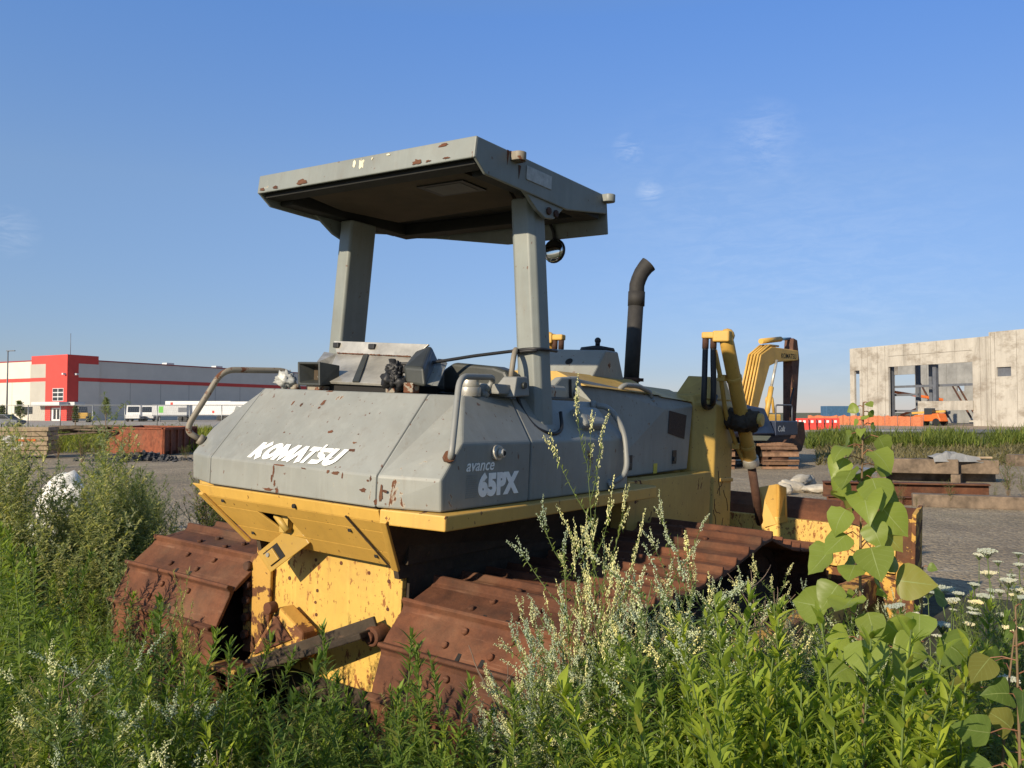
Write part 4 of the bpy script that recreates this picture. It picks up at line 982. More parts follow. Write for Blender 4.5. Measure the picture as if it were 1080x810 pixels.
for u in (76.5, 71): wpart('wall_lamp', (fr_ if u > 73 else fl)(MB(), (FR if u > 73 else FL).s_of(u), (FR if u > 73 else FL).s_of(u) + .5, 9.0, 9.35, .3, 1.0), MT['pale'])
q = FL.p + FL.d * 1.0; wpart('antenna', MB().cyl((q.x, q.y + 2, HT), (q.x, q.y + 2, HT + 4.4), .05, n=6), MT['bsteel'])

# ---- pole lamp, fence, vehicles --------------------------------------------------------------
p = at(7, 440, y=120)
lp = empty('light_pole', (p.x, p.y, 0), 0, 'tall thin dark lamp post in front of the cream warehouse wall', 'lamp post')
h = 1.65 + 65 / FOC * 120
MB().cyl((0, 0, 0), (0, 0, h), .13, .08, 10).build('pole', MT['bsteel'], lp)
MB().beam((-.2, 0, h), (1.0, 0, h + .02), .25, .12).beam((0, 0, h - .2), (.2, 0, h), .06, .06).build('lamp_head', MT['bsteel'], lp)
fe = empty('chain_link_fence', (-40, 78, 0), 0, 'thin chain link fence along the front of the warehouse yard', 'fence')
x0, x1, yF = -72, -12, 0.
for k_ in range(21):
    MB().cyl((-32 + k_ * 3.0, yF, 0), (-32 + k_ * 3.0, yF, 2.35), .045, n=8).build('fence_post', MT['galv'], fe)
MB().cyl((-32, yF, 2.33), (28, yF, 2.33), .03, n=6).build('top_rail', MT['galv'], fe)
s_ = MB()
for k_ in range(0, 12): s_.cyl((-32, yF, .15 + k_ * .19), (28, yF, .15 + k_ * .19), .004, n=3, caps=False)
for k_ in range(0, 300): s_.cyl((-32 + k_ * .2, yF, .1), (-31.4 + k_ * .2, yF, 2.3), .004, n=3, caps=False)
s_.build('fence_mesh', MT['galv'], fe)
def yard_tractor(u, y, label, rz):
    p = at(u, 440, y=y)
    t = empty('yard_tractor', (p.x, p.y, .0), rz, label, 'truck', 'white yard tractors parked by the warehouse')
    MB().poly([(-1.2, 0, .9), (1.2, 0, .9), (1.2, 1.7, .9), (-1.2, 1.7, .9), (-1.15, .25, 2.95), (1.15, .25, 2.95), (1.15, 1.6, 2.95), (-1.15, 1.6, 2.95)], [[3, 2, 1, 0], [4, 5, 6, 7], [0, 1, 5, 4], [1, 2, 6, 5], [2, 3, 7, 6], [3, 0, 4, 7]]).build('cab', MT['truckwhite'], t, .06)
    MB().poly([(-.95, .06, 1.7), (.95, .06, 1.7), (.95, .185, 2.7), (-.95, .185, 2.7)], [[0, 1, 2, 3]]).build('windscreen', MT['glass'], t)
    for sx in (-1, 1): MB().span((sx * 1.17, .5, 1.75), (sx * 1.2, 1.3, 2.6)).build('side_window', MT['glass'], t)
    MB().span((-1.15, -.5, .45), (1.15, 5.2, .95)).build('chassis', MT['bsteel'], t, .05)
    MB().span((-1.2, -.7, .55), (1.2, -.1, 1.25)).build('bumper', MT['truckwhite'], t, .08)
    MB().span((-.9, 1.9, .95), (.9, 2.4, 2.4)).build('exhaust_guard', MT['orange'], t, .05)
    for sx in (-1, 1):
        for yy in (.4, 4.0): MB().cyl((sx * .85, yy, .5), (sx * 1.2, yy, .5), .5, n=20).build('wheel', MT['black'], t, .05)
    return t
yard_tractor(140.5, 150, 'white yard tractor parked first in front of the grey warehouse wall', R(12))
yard_tractor(155.5, 156, 'white yard tractor parked between another white tractor and a trailer', R(12))
def trailer(u0, u1, y, h, label, mat, rz=0):
    a, b_ = at(u0, 440, y=y), at(u1, 440, y=y); ln = (b_ - a).length
    t = empty('trailer', (a.x, a.y, 0), rz, label, 'trailer')
    MB().span((0, 0, 1.15), (ln, 2.6, h)).build('trailer_body', mat, t, .05)
    MB().span((.05, -.02, 1.02), (ln - .05, 2.62, 1.2)).build('side_rail', MT['bsteel'], t)
    for xx in (ln * .82, ln * .92):
        for yy in (.1, 2.2): MB().cyl((xx, yy, .5), (xx, yy + .35, .5), .5, n=18).build('wheel', MT['black'], t)
    MB().span((ln * .18, .4, 0), (ln * .18 + .2, .6, 1.1)).build('landing_leg', MT['bsteel'], t)
    return t, ln
t, ln = trailer(160, 197, 146, 3.0, 'short silver trailer with a green mark parked behind the yard tractors', MT['trailergrey'])
MB().span((1.2, -.012, 1.6), (2.0, 0, 2.7)).build('green_mark', MT['green'], t)
MB().span((4.6, -.012, 1.7), (6.1, 0, 2.5)).build('dark_panel', MT['bsteel'], t)
t, ln = trailer(174, 243, 166, 3.9, 'long white trailer with red markings behind a silver trailer', MT['truckwhite'])
s_ = MB()
for i in range(3):
    for j in range(4):
        if (i + j) % 2 == 0: s_.span((.5 + i * .55, -.012, 1.5 + j * .55), (1.0 + i * .55, 0, 2.0 + j * .55))
s_.build('red_pattern', MT['red'], t)
MB().span((ln * .72, -.012, 1.5), (ln * .93, 0, 2.0)).build('red_lettering', MT['red'], t)
t, ln = trailer(226, 262, 158, 3.7, 'white box trailer beside the bulldozer handrail', MT['truckwhite'])
p = at(85, 440, y=140)
t = empty('loader', (p.x, p.y, 0), .3, 'small yellow loader standing between the red tower and yard tractors', 'loader')
MB().span((-1.1, 0, .6), (1.1, 3, 1.6)).build('body', MT['yellow'], t, .1)
MB().poly([(-.7, 1, 1.6), (.7, 1, 1.6), (.7, 2.4, 1.6), (-.7, 2.4, 1.6), (-.6, 1.2, 2.6), (.6, 1.2, 2.6), (.6, 2.2, 2.6), (-.6, 2.2, 2.6)], [[4, 5, 6, 7], [0, 1, 5, 4], [1, 2, 6, 5], [2, 3, 7, 6], [3, 0, 4, 7]]).build('cab', MT['glass'], t, .05)
for sx in (-1, 1):
    for yy in (.3, 2.5): MB().cyl((sx * .8, yy, .55), (sx * 1.2, yy, .55), .55, n=18).build('wheel', MT['black'], t, .05)
p = at(12, 436, y=88)
t = empty('parked_car', (p.x - 1.5, p.y, 0), 0, 'dark parked car half hidden by weeds below the lamp post', 'car')
MB().prism([(-2.1, 0, .4), (2.1, 0, .4), (2.15, 0, .8), (1.4, 0, .95), (.7, 0, 1.45), (-1.0, 0, 1.45), (-1.7, 0, .98), (-2.1, 0, .9)], (0, 1.7, 0)).build('body', MT['bsteel'], t, .08, 3)
MB().prism([(1.25, -.01, .98), (.65, -.01, 1.38), (-.95, -.01, 1.38), (-1.5, -.01, .98)], (0, .02, 0)).build('side_window', MT['glass'], t)
for xx in (-1.3, 1.3):
    for yy in (-.02, 1.5): MB().cyl((xx, yy, .33), (xx, yy + .22, .33), .33, n=18).build('wheel', MT['black'], t)

# ---- rusty steel box and lumber pack on the far left ----------------------------------------------
FB = 33.
c0, c1, c2 = at(172, 472, y=32), at(112, 468, y=34.5), at(206, 468, y=36.)
t = empty('steel_dumpster', (c0.x, c0.y, 0), 0, 'rusty orange steel box standing open among the weeds', 'dumpster')
A, B2 = (V((c1.x, c1.y, 0)) - V((c0.x, c0.y, 0))), (V((c2.x, c2.y, 0)) - V((c0.x, c0.y, 0)))
hz = CAM_H + (435 - 452.5) / FOC * 32
def wallp(name, o, d, h_, th=.07):
    n_ = V((-d.y, d.x, 0)).normalized() * th
    s_ = MB().prism([o, o + d, o + d + n_, o + n_], (0, 0, h_))
    k_ = max(2, round(d.length / .8)); side = -1
    ob = s_.build(name, MT['rustbox'], t)
    s_ = MB()
    for i in range(k_ + 1):
        q = o + d * (i / k_); s_.box(q + V((0, 0, h_ / 2)), (.12, .12, h_ - .02), (0, 0, math.atan2(d.y, d.x)))
    s_.beam(o + V((0, 0, h_)), o + d + V((0, 0, h_)), .14, .09)
    s_.build('wall_rib', MT['rustbox'], ob); return ob
Z0 = V((0, 0, 0))
wallp('side_wall', Z0, A, hz); wallp('side_wall', Z0, B2, hz); wallp('end_panel', A, B2, hz); wallp('end_panel', B2, A, hz)
MB().prism([Z0, A, A + B2, B2], (0, 0, .15)).build('box_floor', MT['rust_dark'], t)
p = at(26, 468, y=30)
t = empty('lumber_pack', (p.x, p.y, 0), .25, 'pack of tan boards with white and orange end marks', 'lumber')
hz2 = CAM_H + (435 - 450) / FOC * 30
s_ = MB()
for i in range(6): s_.span((-.85, .0 + .001 * i, .12 + i * (hz2 - .12) / 6), (.72 + (i % 2) * .04, 1.4, .10 + (i + 1) * (hz2 - .12) / 6))
s_.build('boards', MT['woodlt'], t, .01)
s_ = MB(); rng = random.Random(6)
for i in range(10): s_.span((-.75 + rng.uniform(0, .5), -.012, .2 + rng.uniform(0, .6)), (-.4 + rng.uniform(0, .4), -.004, .26 + rng.uniform(0, .7)))
s_.build('white_marks', MT['whitelump'], t)
MB().span((-.3, -.016, .62), (.35, -.006, .70)).build('orange_mark', MT['orange'], t)
s_ = MB()
for i in range(10): s_.beam((-1.6 + rng.uniform(0, 1), 2.2 + rng.uniform(0, 1), rng.uniform(.6, 1.1)), (1.0 + rng.uniform(0, 1), 2.4 + rng.uniform(0, 1), rng.uniform(.8, 1.15)), .2, .06)
o = s_.build('scrap_wood_heap', MT['wood']); o.location = (p.x - .5, p.y + 1.2, 0); tag(o, 'heap of grey scrap boards behind the tan lumber pack', 'wood heap')
# rubble heap by the box and the white lump in the weeds
rng = random.Random(9)
s_ = MB(); p = at(150, 480, y=29)
for i in range(260):
    gx_, gy_ = rng.gauss(0, 1.0), rng.gauss(0, .5); s_.box((p.x + gx_, p.y + gy_, .28 * math.exp(-gx_ * gx_ / 1.2 - gy_ * gy_ / .5) * rng.random()), (rng.uniform(.05, .16), rng.uniform(.05, .16), rng.uniform(.04, .12)), (rng.uniform(0, 3), rng.uniform(0, 3), rng.uniform(0, 3)))
tag(s_.build('rubble', MT['coal']), 'low heap of dark rubble at the foot of the rusty box', 'rubble', None, 'stuff')
p = at(70, 520, y=9.2)
s_ = MB(); s_.ball((0, 0, .45), .40, 14, 0, .10, rng, (.75, .7, 1.35)).ball((-.16, -.1, .22), .28, 12, 0, .12, rng).ball((.14, -.08, .7), .18, 12, 0, .14, rng)
o = s_.build('white_boulder', MT['whitelump']); o.location = (p.x, p.y, .0); tag(o, 'rough white boulder half buried in tall weeds', 'boulder')

# ---- excavator -----------------------------------------------------------------------------------
def excavator():
    K = .80; pB = at(798, 470, y=25.0)
    ex = empty('excavator', (pB.x, pB.y, -.12), 0, 'yellow crawler excavator with navy body and raised boom', 'excavator')
    y_ = MT['yellow']
    # undercarriage, pointing at the viewer
    for dx, nm in ((.60, 0), (-1.35, 1)):
        x0 = dx - .10 if nm == 0 else dx
        s_ = MB(); n_ = 26
        def pth(i):
            t = (i % n_) / n_ * 2; L_ = 2.9
            if t < .8: return V((x0, -.3 + t / .8 * L_, .80)), V((0, 0, 1))
            if t < 1.: a = (t - .8) / .2 * PI; return V((x0, -.3 + L_ + .38 * math.sin(a), .42 + .38 * math.cos(a))), V((0, math.sin(a), math.cos(a)))
            if t < 1.8: return V((x0, -.3 + L_ - (t - 1.) / .8 * L_, .04)), V((0, 0, -1))
            a = (t - 1.8) / .2 * PI; return V((x0, -.3 - .38 * math.sin(a), .42 - .38 * math.cos(a))), V((0, -math.sin(a), -math.cos(a)))
        s_.span((x0 - .26, -.3, .22), (x0 + .26, 2.6, .66)); s_.cyl((x0 - .24, -.3, .42), (x0 + .24, -.3, .42), .34, n=20)
        tk = s_.build('crawler_track', MT['rust_dark'], ex)
        for i in range(n_ * 2):
            q, nn = pth(i / 2.); tt = nn.cross(V((1, 0, 0)))
            M_ = Matrix((V((1, 0, 0)), tt, nn)).transposed()
            MB().box(q, (1.05, .145, .035), M_).box(q + nn * .025 + tt * .05, (1.05, .02, .05), M_).build('track_shoe', MT['exrust'], tk)
    MB().span((-1.2, .2, .45), (.5, 2.1, .85)).cyl((-.45, 1.2, .8), (-.45, 1.2, 1.05), .55, n=24).build('carbody', MT['dark'], ex)
    # turned upper body
    up = Matrix.Rotation(R(-44), 4, 'Z'); piv = V((-.45, 1.2, 0))
    def W_(p): return piv + (up @ V(p))
    def tb(fn, name, mat, bev=.02, parent=None):
        s_ = MB(); fn(s_); s_.v = [W_(v) for v in s_.v]; return s_.build(name, mat, parent or ex, bev)
    tb(lambda s: s.prism([(-1.25, -2.15, 1.05), (1.25, -2.15, 1.05), (1.25, -.9, 1.05), (-1.25, -.9, 1.05)], (0, 0, .95)), 'counterweight', MT['navy'], .12)
    tb(lambda s: s.poly([(-1.25, -.88, 1.1), (1.25, -.88, 1.1), (1.25, .5, 1.1), (-1.25, .5, 1.1), (-1.25, -.88, 1.98), (1.12, -.88, 1.98), (1.0, .3, 1.9), (-1.25, .5, 1.9)], [[3, 2, 1, 0], [4, 5, 6, 7], [0, 1, 5, 4], [1, 2, 6, 5], [2, 3, 7, 6], [3, 0, 4, 7]]), 'engine_housing', MT['navy'], .05)
    tb(lambda s: s.span((.35, .5, 1.05), (1.25, 2.0, 1.5)), 'tool_box', MT['navy'], .03)
    tb(lambda s: s.tube(smooth_path([(1.2, .6, 1.45), (1.2, .6, 2.0), (1.2, 1.7, 2.0), (1.2, 1.7, 1.45)], .1), .025, 8), 'guard_rail', MT['bsteel'], 0)
    tb(lambda s: s.span((-1.25, .52, 1.1), (-.35, 2.2, 2.75)), 'cab', MT['bsteel'], .06)
    tb(lambda s: s.span((-.34, .7, 1.9), (-.33, 2.05, 2.6)), 'cab_window', MT['glass'], 0)
    tb(lambda s: s.span((-1.1, -2.17, 1.62), (-.1, -2.155, 1.92)), 'white_plate', MT['truckwhite'], 0)
    tb(lambda s: s.span((-1.1, -2.165, 1.12), (1.1, -2.152, 1.3)), 'scuffed_edge', MT['stone'], 0)
    tb(lambda s: s.span((-.3, .55, 1.05), (.3, 1.3, 1.95)), 'boom_foot', y_, .04)
    # boom: side profile in the (forward, up) plane
    A0, A1, A2, A3 = (.75, 1.75), (1.55, 3.65), (2.3, 3.95), (4.25, 3.92)
    B0, B1, B3 = (1.25, 1.75), (2.15, 3.30), (4.25, 3.58)
    tb(lambda s: s.prism([(-.24, *A0), (-.24, *B0), (-.24, *B1), (-.24, 2.7, 3.45), (-.24, *B3), (-.24, *A3), (-.24, *A2), (-.24, *A1)], (.48, 0, 0)), 'boom', y_, .03)
    for dx in (-.16, -.05, .06, .17): tb(lambda s, dx=dx: s.tube([(dx, A0[0] - .03, A0[1] + .15), (dx, A1[0] - .06, A1[1]), (dx, A2[0] - .05, A2[1] + .05), (dx, A2[0] + .6, A2[1] + .05)], .035, 8), 'boom_pipe', y_, 0)
    tb(lambda s: s.prism([(-.17, 4.05, 4.35), (-.17, 4.35, 4.30), (-.17, 4.50, 3.6), (-.17, 4.15, 1.35), (-.17, 3.85, 1.35), (-.17, 3.9, 3.5)], (.34, 0, 0)), 'stick', MT['exrusty'], .03)
    tb(lambda s: s.cyl((0, 2.0, 4.12), (0, 3.4, 4.28), .09, n=14), 'arm_cylinder', y_, 0)
    tb(lambda s: s.cyl((0, 3.4, 4.28), (0, 4.15, 4.34), .05, n=12), 'cylinder_rod', MT['blue'], 0)
    for dx in (-.33, .33):
        tb(lambda s, dx=dx: s.cyl((dx, 1.65, 1.55), (dx, 2.05, 2.6), .085, n=14), 'boom_cylinder', y_, 0)
        tb(lambda s, dx=dx: s.cyl((dx, 2.05, 2.6), (dx, 2.45, 3.5), .045, n=12), 'cylinder_rod', MT['steel'], 0)
    tb(lambda s: s.prism([(-.45, 3.75, 1.45), (-.45, 4.2, 1.45), (-.45, 4.3, .9), (-.45, 4.0, .45), (-.45, 3.4, .35), (-.45, 3.1, .75), (-.45, 3.5, .95)], (.9, 0, 0)), 'bucket', MT['rust_dark'], .03)
    tb(lambda s: s.tube(smooth_path([(.2, 3.95, 2.6), (.25, 3.6, 2.2), (.2, 3.7, 1.6)], .3), .035, 8), 'hose', MT['black'], 0)
    M_ = Matrix.Translation(piv) @ up @ frame_m((.2425, 2.95, 3.6), (0, 1, .02), (0, 0, 1))
    text_mesh('boom_lettering', 'KOMATSU', .24, MT['dark'], ex, M_, .002, 0)
    M_ = Matrix.Translation(piv) @ up @ frame_m((1.252, .62, 1.18), (0, 1, 0), (0, 0, 1))
    text_mesh('door_lettering', 'Colt', .26, MT['decal_dim'], ex, M_, .004, .2)
    return ex
MT['exrust'] = rusty('dusty_track_rust', (.27, .15, .085)); MT['exrusty'] = rusty('brown_stick_rust', (.10, .045, .028), (.50, .33, .07), -.7)
excavator()

# ---- concrete building under construction -----------------------------------------------------------
FC = Facade((48.7, 120), (8.4, -19.5)); oc = 1 if FC.n.x < 0 else -1      # outward = towards the yard
bd = empty('concrete_building', (48.7, 120, 0), 0, 'unfinished pale concrete building with a wide open bay', 'building')
def cpart(name, mb, mat, bev=0):
    o = mb.build(name, mat); o.parent = bd; o.matrix_parent_inverse = Matrix.Translation((-48.7, -120, 0))
    return o
def fi(mb, u0, u1, z0, z1, D, th=.3):
    F_ = Facade(FC.p - FC.n * oc * D, FC.d); return F_.box(mb, F_.s_of(u0), F_.s_of(u1), z0, z1, 0, -th * oc)
def fc(mb, u0, u1, z0, z1, o0, o1): return FC.box(mb, FC.s_of(u0), FC.s_of(u1), z0, z1, o0 * oc, o1 * oc)
H1, H2 = 10.8, 11.25; ZO, ZB_ = 7.85, 7.6
cpart('wall_panel', fc(MB(), 897, 901.6, 0, H1, -.35, 0), MT['concrete'])
cpart('lintel', fc(MB(), 901.6, 907, ZB_, H1, -.35, 0), MT['concrete']); cpart('sill', fc(MB(), 901.6, 907, 0, .9, -.35, 0), MT['concrete'])
cpart('wall_panel', fc(MB(), 907, 937.5, 0, H1, -.35, 0), MT['concrete'])
for u in (909.5, 915.5, 926, 934, 1034.5, 1041): cpart('panel_joint', fc(MB(), u, u + .3, 0, H1 - .1, -.01, .012), MT['jointgrey'])
for u in (954, 971, 989, 1008): cpart('panel_joint', fc(MB(), u, u + .25, ZO + .1, H1 - .1, -.01, .012), MT['jointgrey'])
cpart('pour_line', fc(MB(), 938, 1026, ZO + 1.4, ZO + 1.46, -.01, .012), MT['jointgrey'])
cpart('lintel', fc(MB(), 937.5, 1026.5, ZO, H1, -.35, .0), MT['concrete'])
cpart('wall_panel', fc(MB(), 1026.5, 1045, 0, H1, -.35, 0), MT['concrete'])
mb = MB(); fc(mb, 1045, 1052.5, 0, H2, -.35, .12); fc(mb, 1052.5, 1068, 0, 5.9, -.35, .12); fc(mb, 1052.5, 1068, 7.0, H2, -.35, .12); fc(mb, 1068, 1120, 0, H2, -.35, .12); cpart('wall_panel', mb, MT['concrete'])
mb = MB(); fc(mb, 1052.5, 1068, 5.9, 7.0, -.33, -.1); cpart('vent_panel', mb, MT['bsteel'])
for u in (1046.5, 1051, 1074): cpart('panel_joint', fc(MB(), u, u + .35, 0, H2 - .1, .1, .132), MT['jointgrey'])
mb = MB(); fc(mb, 969, 979.5, .0, 3.1, -.6, .15); cpart('bay_pier', mb, MT['concrete'])
cpart('bay_beam', fc(MB(), 979.5, 1027.3, 1.95, 3.1, -.6, .16), MT['concrete'])
cpart('column', fc(MB(), 980, 983.5, 0, ZO, -1.2, -.7), MT['bsteel'])
for u0, u1, d in ((938.2, 941.5, 1.0), (966, 969.5, 5.0), (980, 983.2, 3.0)): cpart('column', fi(MB(), u0, u1, 0, H1 - .5, d, .4), MT['bsteel'])
cpart('girt', fi(MB(), 938, 1040, 5.0, 5.3, 1.5, .3), MT['bsteel'])
for z in (3.9, 1.7): cpart('girt', fi(MB(), 936, 968, z, z + .3, 2.2, .3), MT['bsteel'])
DF = 24.
Ff = Facade(FC.p - FC.n * oc * DF, FC.d); zf = lambda v, u=990: Ff.z_of(u, v)
for u0, u1 in ((965.5, 978), (978.1, 988), (988.1, 999), (999.1, 1009.5), (1017.5, 1060)): cpart('far_wall', fi(MB(), u0, u1 - .15, 0, H1, DF + (u0 % 3) * .06), MT['concrete_shade'])
mb = MB(); fi(mb, 1009.5, 1017.5, 0, zf(412.5, 1013), DF); fi(mb, 1009.5, 1017.5, zf(404.5, 1013), H1, DF); cpart('far_wall', mb, MT['concrete_shade'])
cpart('far_lintel', fi(MB(), 925, 965.4, zf(395, 955), H1, DF), MT['concrete_shade'])
cpart('far_wall', fi(MB(), 925, 943, 0, H1, DF + .2), MT['concrete_shade'])
cpart('end_wall_panel', FC.box(MB(), FC.s_of(897) + .02, FC.s_of(897) + .35, 7.2, H1 - .02, -.36 * oc, -9 * oc), MT['concrete'])
cpart('end_wall_panel', FC.box(MB(), FC.s_of(1120) - .35, FC.s_of(1120), 0, H2, -.36 * oc, -26 * oc), MT['concrete'])
Fb = Facade(FC.p - FC.n * oc * (DF - 5), FC.d); Fa = Facade(FC.p - FC.n * oc * (DF - .5), FC.d)
for u0, v0, u1, v1 in ((971, 404, 981, 424), (983, 406, 1000, 440), (1005, 407, 1024, 440), (1011, 407, 1030, 440)):
    a = Fa.p + Fa.d * Fa.s_of(u0); b_ = Fb.p + Fb.d * Fb.s_of(u1)
    cpart('wall_brace', MB().cyl((a.x, a.y, Fa.z_of(u0, v0)), (b_.x, b_.y, max(.2, Fb.z_of(u1, v1))), .13, n=8), MT['rust'])
mb = MB(); fc(mb, 950, 1000, .3, .55, -14, -13); cpart('floor_slab', mb, MT['concrete'])
# boom lift seen through the bay
Fl = Facade(FC.p - FC.n * oc * 14, FC.d); p = Fl.p + Fl.d * Fl.s_of(950)
t = empty('boom_lift', (p.x, p.y, 0), 0, 'red boom lift standing inside the open bay of the concrete building', 'lift')
MB().span((-1.1, -1.6, .35), (1.1, 1.6, 1.2)).build('chassis', MT['orange'], t, .08)
MB().beam((-1.5, 0, 4.9), (6.5, 0, 3.6), .35, .4).build('boom', MT['orange'], t, .03)
MB().beam((0, 0, 1.2), (5.8, .1, 3.5), .3, .35).build('lower_boom', MT['orange'], t, .03)
MB().span((-2.6, -.6, 4.6), (-1.5, .6, 5.8)).build('basket', MT['bsteel'], t, .03)
for sx in (-1, 1):
    for yy in (-1.1, 1.1): MB().cyl((sx * .8, yy, .45), (sx * 1.2, yy, .45), .45, n=16).build('wheel', MT['black'], t)
# telehandler in front of the bay
p = FC.p + FC.d * FC.s_of(1001) + FC.n * oc * 3.2
t = empty('telehandler', (p.x, p.y, 0), R(-62), 'orange telehandler parked in front of the low concrete beam', 'telehandler'); t.scale = (.78,) * 3
MB().poly([(-2.4, -1, .7), (2.4, -1, .7), (2.4, 1, .7), (-2.4, 1, .7), (-2.3, -1, 1.7), (1.9, -1, 2.0), (1.9, 1, 2.0), (-2.3, 1, 1.7)], [[3, 2, 1, 0], [4, 5, 6, 7], [0, 1, 5, 4], [1, 2, 6, 5], [2, 3, 7, 6], [3, 0, 4, 7]]).build('body', MT['orange'], t, .15)
MB().span((-.5, -1, 1.7), (.9, -.1, 2.8)).build('cab', MT['glass'], t, .08)
MB().beam((2.2, .4, 2.3), (-3.6, .4, 2.0), .35, .35).build('boom', MT['yellow'], t, .04)
for xx in (-1.6, 1.6):
    for yy in (-1.1, .8): MB().cyl((xx, yy, .6), (xx, yy + .35, .6), .6, n=18).build('wheel', MT['black'], t, .05)
# orange netting fence, guard pipe, red barriers, blue container
nf = empty('safety_fence', (43, 100, 0), 0, 'orange plastic safety netting along the base of the concrete building', 'fence')
q0, q1 = FC.p + FC.d * (FC.s_of(898)) + FC.n * oc * 8 - V((43, 100, 0)), FC.p + FC.d * FC.s_of(1024) + FC.n * oc * 8 - V((43, 100, 0))
rng = random.Random(12)
s_ = MB(); n_ = 40; prev = None
for i in range(n_ + 1):
    q = q0.lerp(q1, i / n_); zt_ = 1.25 + rng.uniform(-.12, .1); off = FC.n * oc * rng.uniform(-.1, .1)
    if prev: s_.face([prev[0], q + off, q + off + V((0, 0, zt_)), prev[1]])
    prev = (q + off, q + off + V((0, 0, zt_)))
s_.build('netting', MT['netting'], nf)
for i in range(0, n_ + 1, 4): q = q0.lerp(q1, i / n_); MB().cyl(q, q + V((0, 0, 1.45)), .03, n=6).build('fence_post', MT['bsteel'], nf)
pA, pB_ = at(868, 456, y=64), at(1100, 457, y=60)
o = MB().cyl((0, 0, .0), (pB_.x - pA.x, pB_.y - pA.y, 0), .16, n=10).build('guard_pipe', MT['bsteel']); o.location = (pA.x, pA.y, .25)
tag(o, 'long dark pipe lying along the top of the grassy strip', 'pipe')
def barrier(i, u, y):
    p = at(u, 446, y=y); t = empty('road_barrier', (p.x, p.y, 0), R(-4), None, 'barrier', 'red plastic road barriers in a row')
    MB().prism([(-1, -.28, 0), (-1, .28, 0), (-1, .12, .5), (-1, .1, 1.1), (-1, -.1, 1.1), (-1, -.12, .5)], (1.97, 0, 0)).build('barrier_body', MT['red'], t, .03)
    s_ = MB()
    for j in range(4): s_.span((-.75 + j * .4, -.125, .66), (-.5 + j * .4, -.112, .9))
    s_.build('white_marks', MT['truckwhite'], t)
    return t
labs = ['red plastic road barrier directly beside the excavator bucket', 'red plastic road barrier second from the excavator bucket', 'red plastic road barrier in the middle of its row of five', 'red plastic road barrier second from the row end by the sapling', 'red plastic road barrier at the row end by the sapling']
for i in range(5): barrier(i, 841.5 + i * 8.2, 80 + .3 * i)['label'] = labs[i]
p = at(889, 440, y=150); t = empty('blue_container', (p.x, p.y, 0), .1, 'blue shipping container standing before the corner of the concrete building', 'container')
s_ = MB().span((-3, 0, .2), (3, 2.4, 2.8)); s_.build('container_body', MT['blue'], t, .05)
MB().span((-2.9, -.05, 0), (2.9, 2.45, .2)).build('base_rail', MT['bsteel'], t)
p = at(812, 444, y=70); t = empty('loader', (p.x, p.y, 0), .4, 'distant yellow loader arm rising behind the excavator', 'loader')
MB().span((-1.0, 0, .4), (1.2, 2.5, 1.5)).build('body', MT['yellow'], t, .1)
MB().tube(smooth_path([(0, .2, 1.4), (-.2, .2, 2.9), (.4, .2, 3.0), (.6, .2, 1.6)], .3), .12, 8).build('arm', MT['yellow'], t)
for sx in (-.9, 1.1):
    for yy in (.3, 2.1): MB().cyl((sx - .15, yy, .5), (sx + .15, yy, .5), .5, n=16).build('wheel', MT['black'], t)

# ---- timbers and beams on the right -----------------------------------------------------------------
def ibeam(name, p, q, w, h, mat, label, z=0.):
    p, q = V((p.x, p.y, z)), V((q.x, q.y, z)); d = (q - p); c = (p + q) / 2; ln = d.length
    s_ = MB(); s_.span((-ln / 2, -w / 2, 0), (ln / 2, w / 2, h * .1)).span((-ln / 2, -w / 2, h * .9), (ln / 2, w / 2, h)).span((-ln / 2, -w * .07, h * .1), (ln / 2, w * .07, h * .9))
    o = s_.build(name, mat, None, .006); o.location = c; o.rotation_euler = (0, 0, math.atan2(d.y, d.x)); return tag(o, label, 'beam')
ibeam('steel_beam', at(868, 517, y=16.6), at(1043, 525, y=15.9), .26, .30, MT['rust'], 'longest rusty steel beam lying in front of the timbers')
ibeam('steel_beam', at(872, 529, y=15.3), at(962, 534, y=15.0), .16, .14, MT['rust'], 'short thin rusty beam lying lowest on the gravel')
def timber(name, p, q, w, h, mat, label, cat, z=0., tilt=0.):
    p, q = V((p.x, p.y, z)), V((q.x, q.y, z + tilt)); d = q - p
    s_ = MB().beam(V((0, 0, h / 2)) - d / 2, V((0, 0, h / 2)) + d / 2, w, h)
    o = s_.build(name, mat, None, .015); o.location = (p + q) / 2; return tag(o, label, cat)
timber('timber', at(962, 533, y=14.9), at(1095, 541, y=14.2), .28, .22, MT['wood'], 'brown plank lying beyond the end of the longest rusty beam', 'timber')
timber('timber', at(922, 503, y=20.2), at(1010, 505, y=19.6), .35, .34, MT['wood'], 'thick weathered timber lying under the grey tarpaulin', 'timber', .22)
timber('timber', at(1004, 505, y=19.9), at(1052, 503, y=19.6), .40, .32, MT['wood'], 'short dark timber block at the tarpaulin end', 'timber', .22)
timber('timber', at(930, 508, y=19.9), at(934, 503, y=21.2), .2, .22, MT['wood'], 'squared timber sleeper propping the bare timber end', 'timber')
timber('timber', at(1008, 510, y=19.3), at(1012, 505, y=21.), .2, .22, MT['wood'], 'squared timber sleeper propping the tarpaulin end', 'timber')
timber('timber', at(905, 512, y=18.4), at(985, 514, y=17.7), .25, .10, MT['woodlt'], 'pale flat board between the steel beam and thick timber', 'timber')
timber('timber', at(880, 500, y=22.4), at(918, 497, y=22.6), .6, .16, MT['galv'], 'stack of thin grey sheets beside the thick timber', 'sheets')
timber('timber', at(1066, 480, y=26), at(1095, 480, y=26), .5, .35, MT['wood'], 'dark timber lying alone by the grass strip', 'timber')
s_ = MB(); rng = random.Random(3); n_ = 10
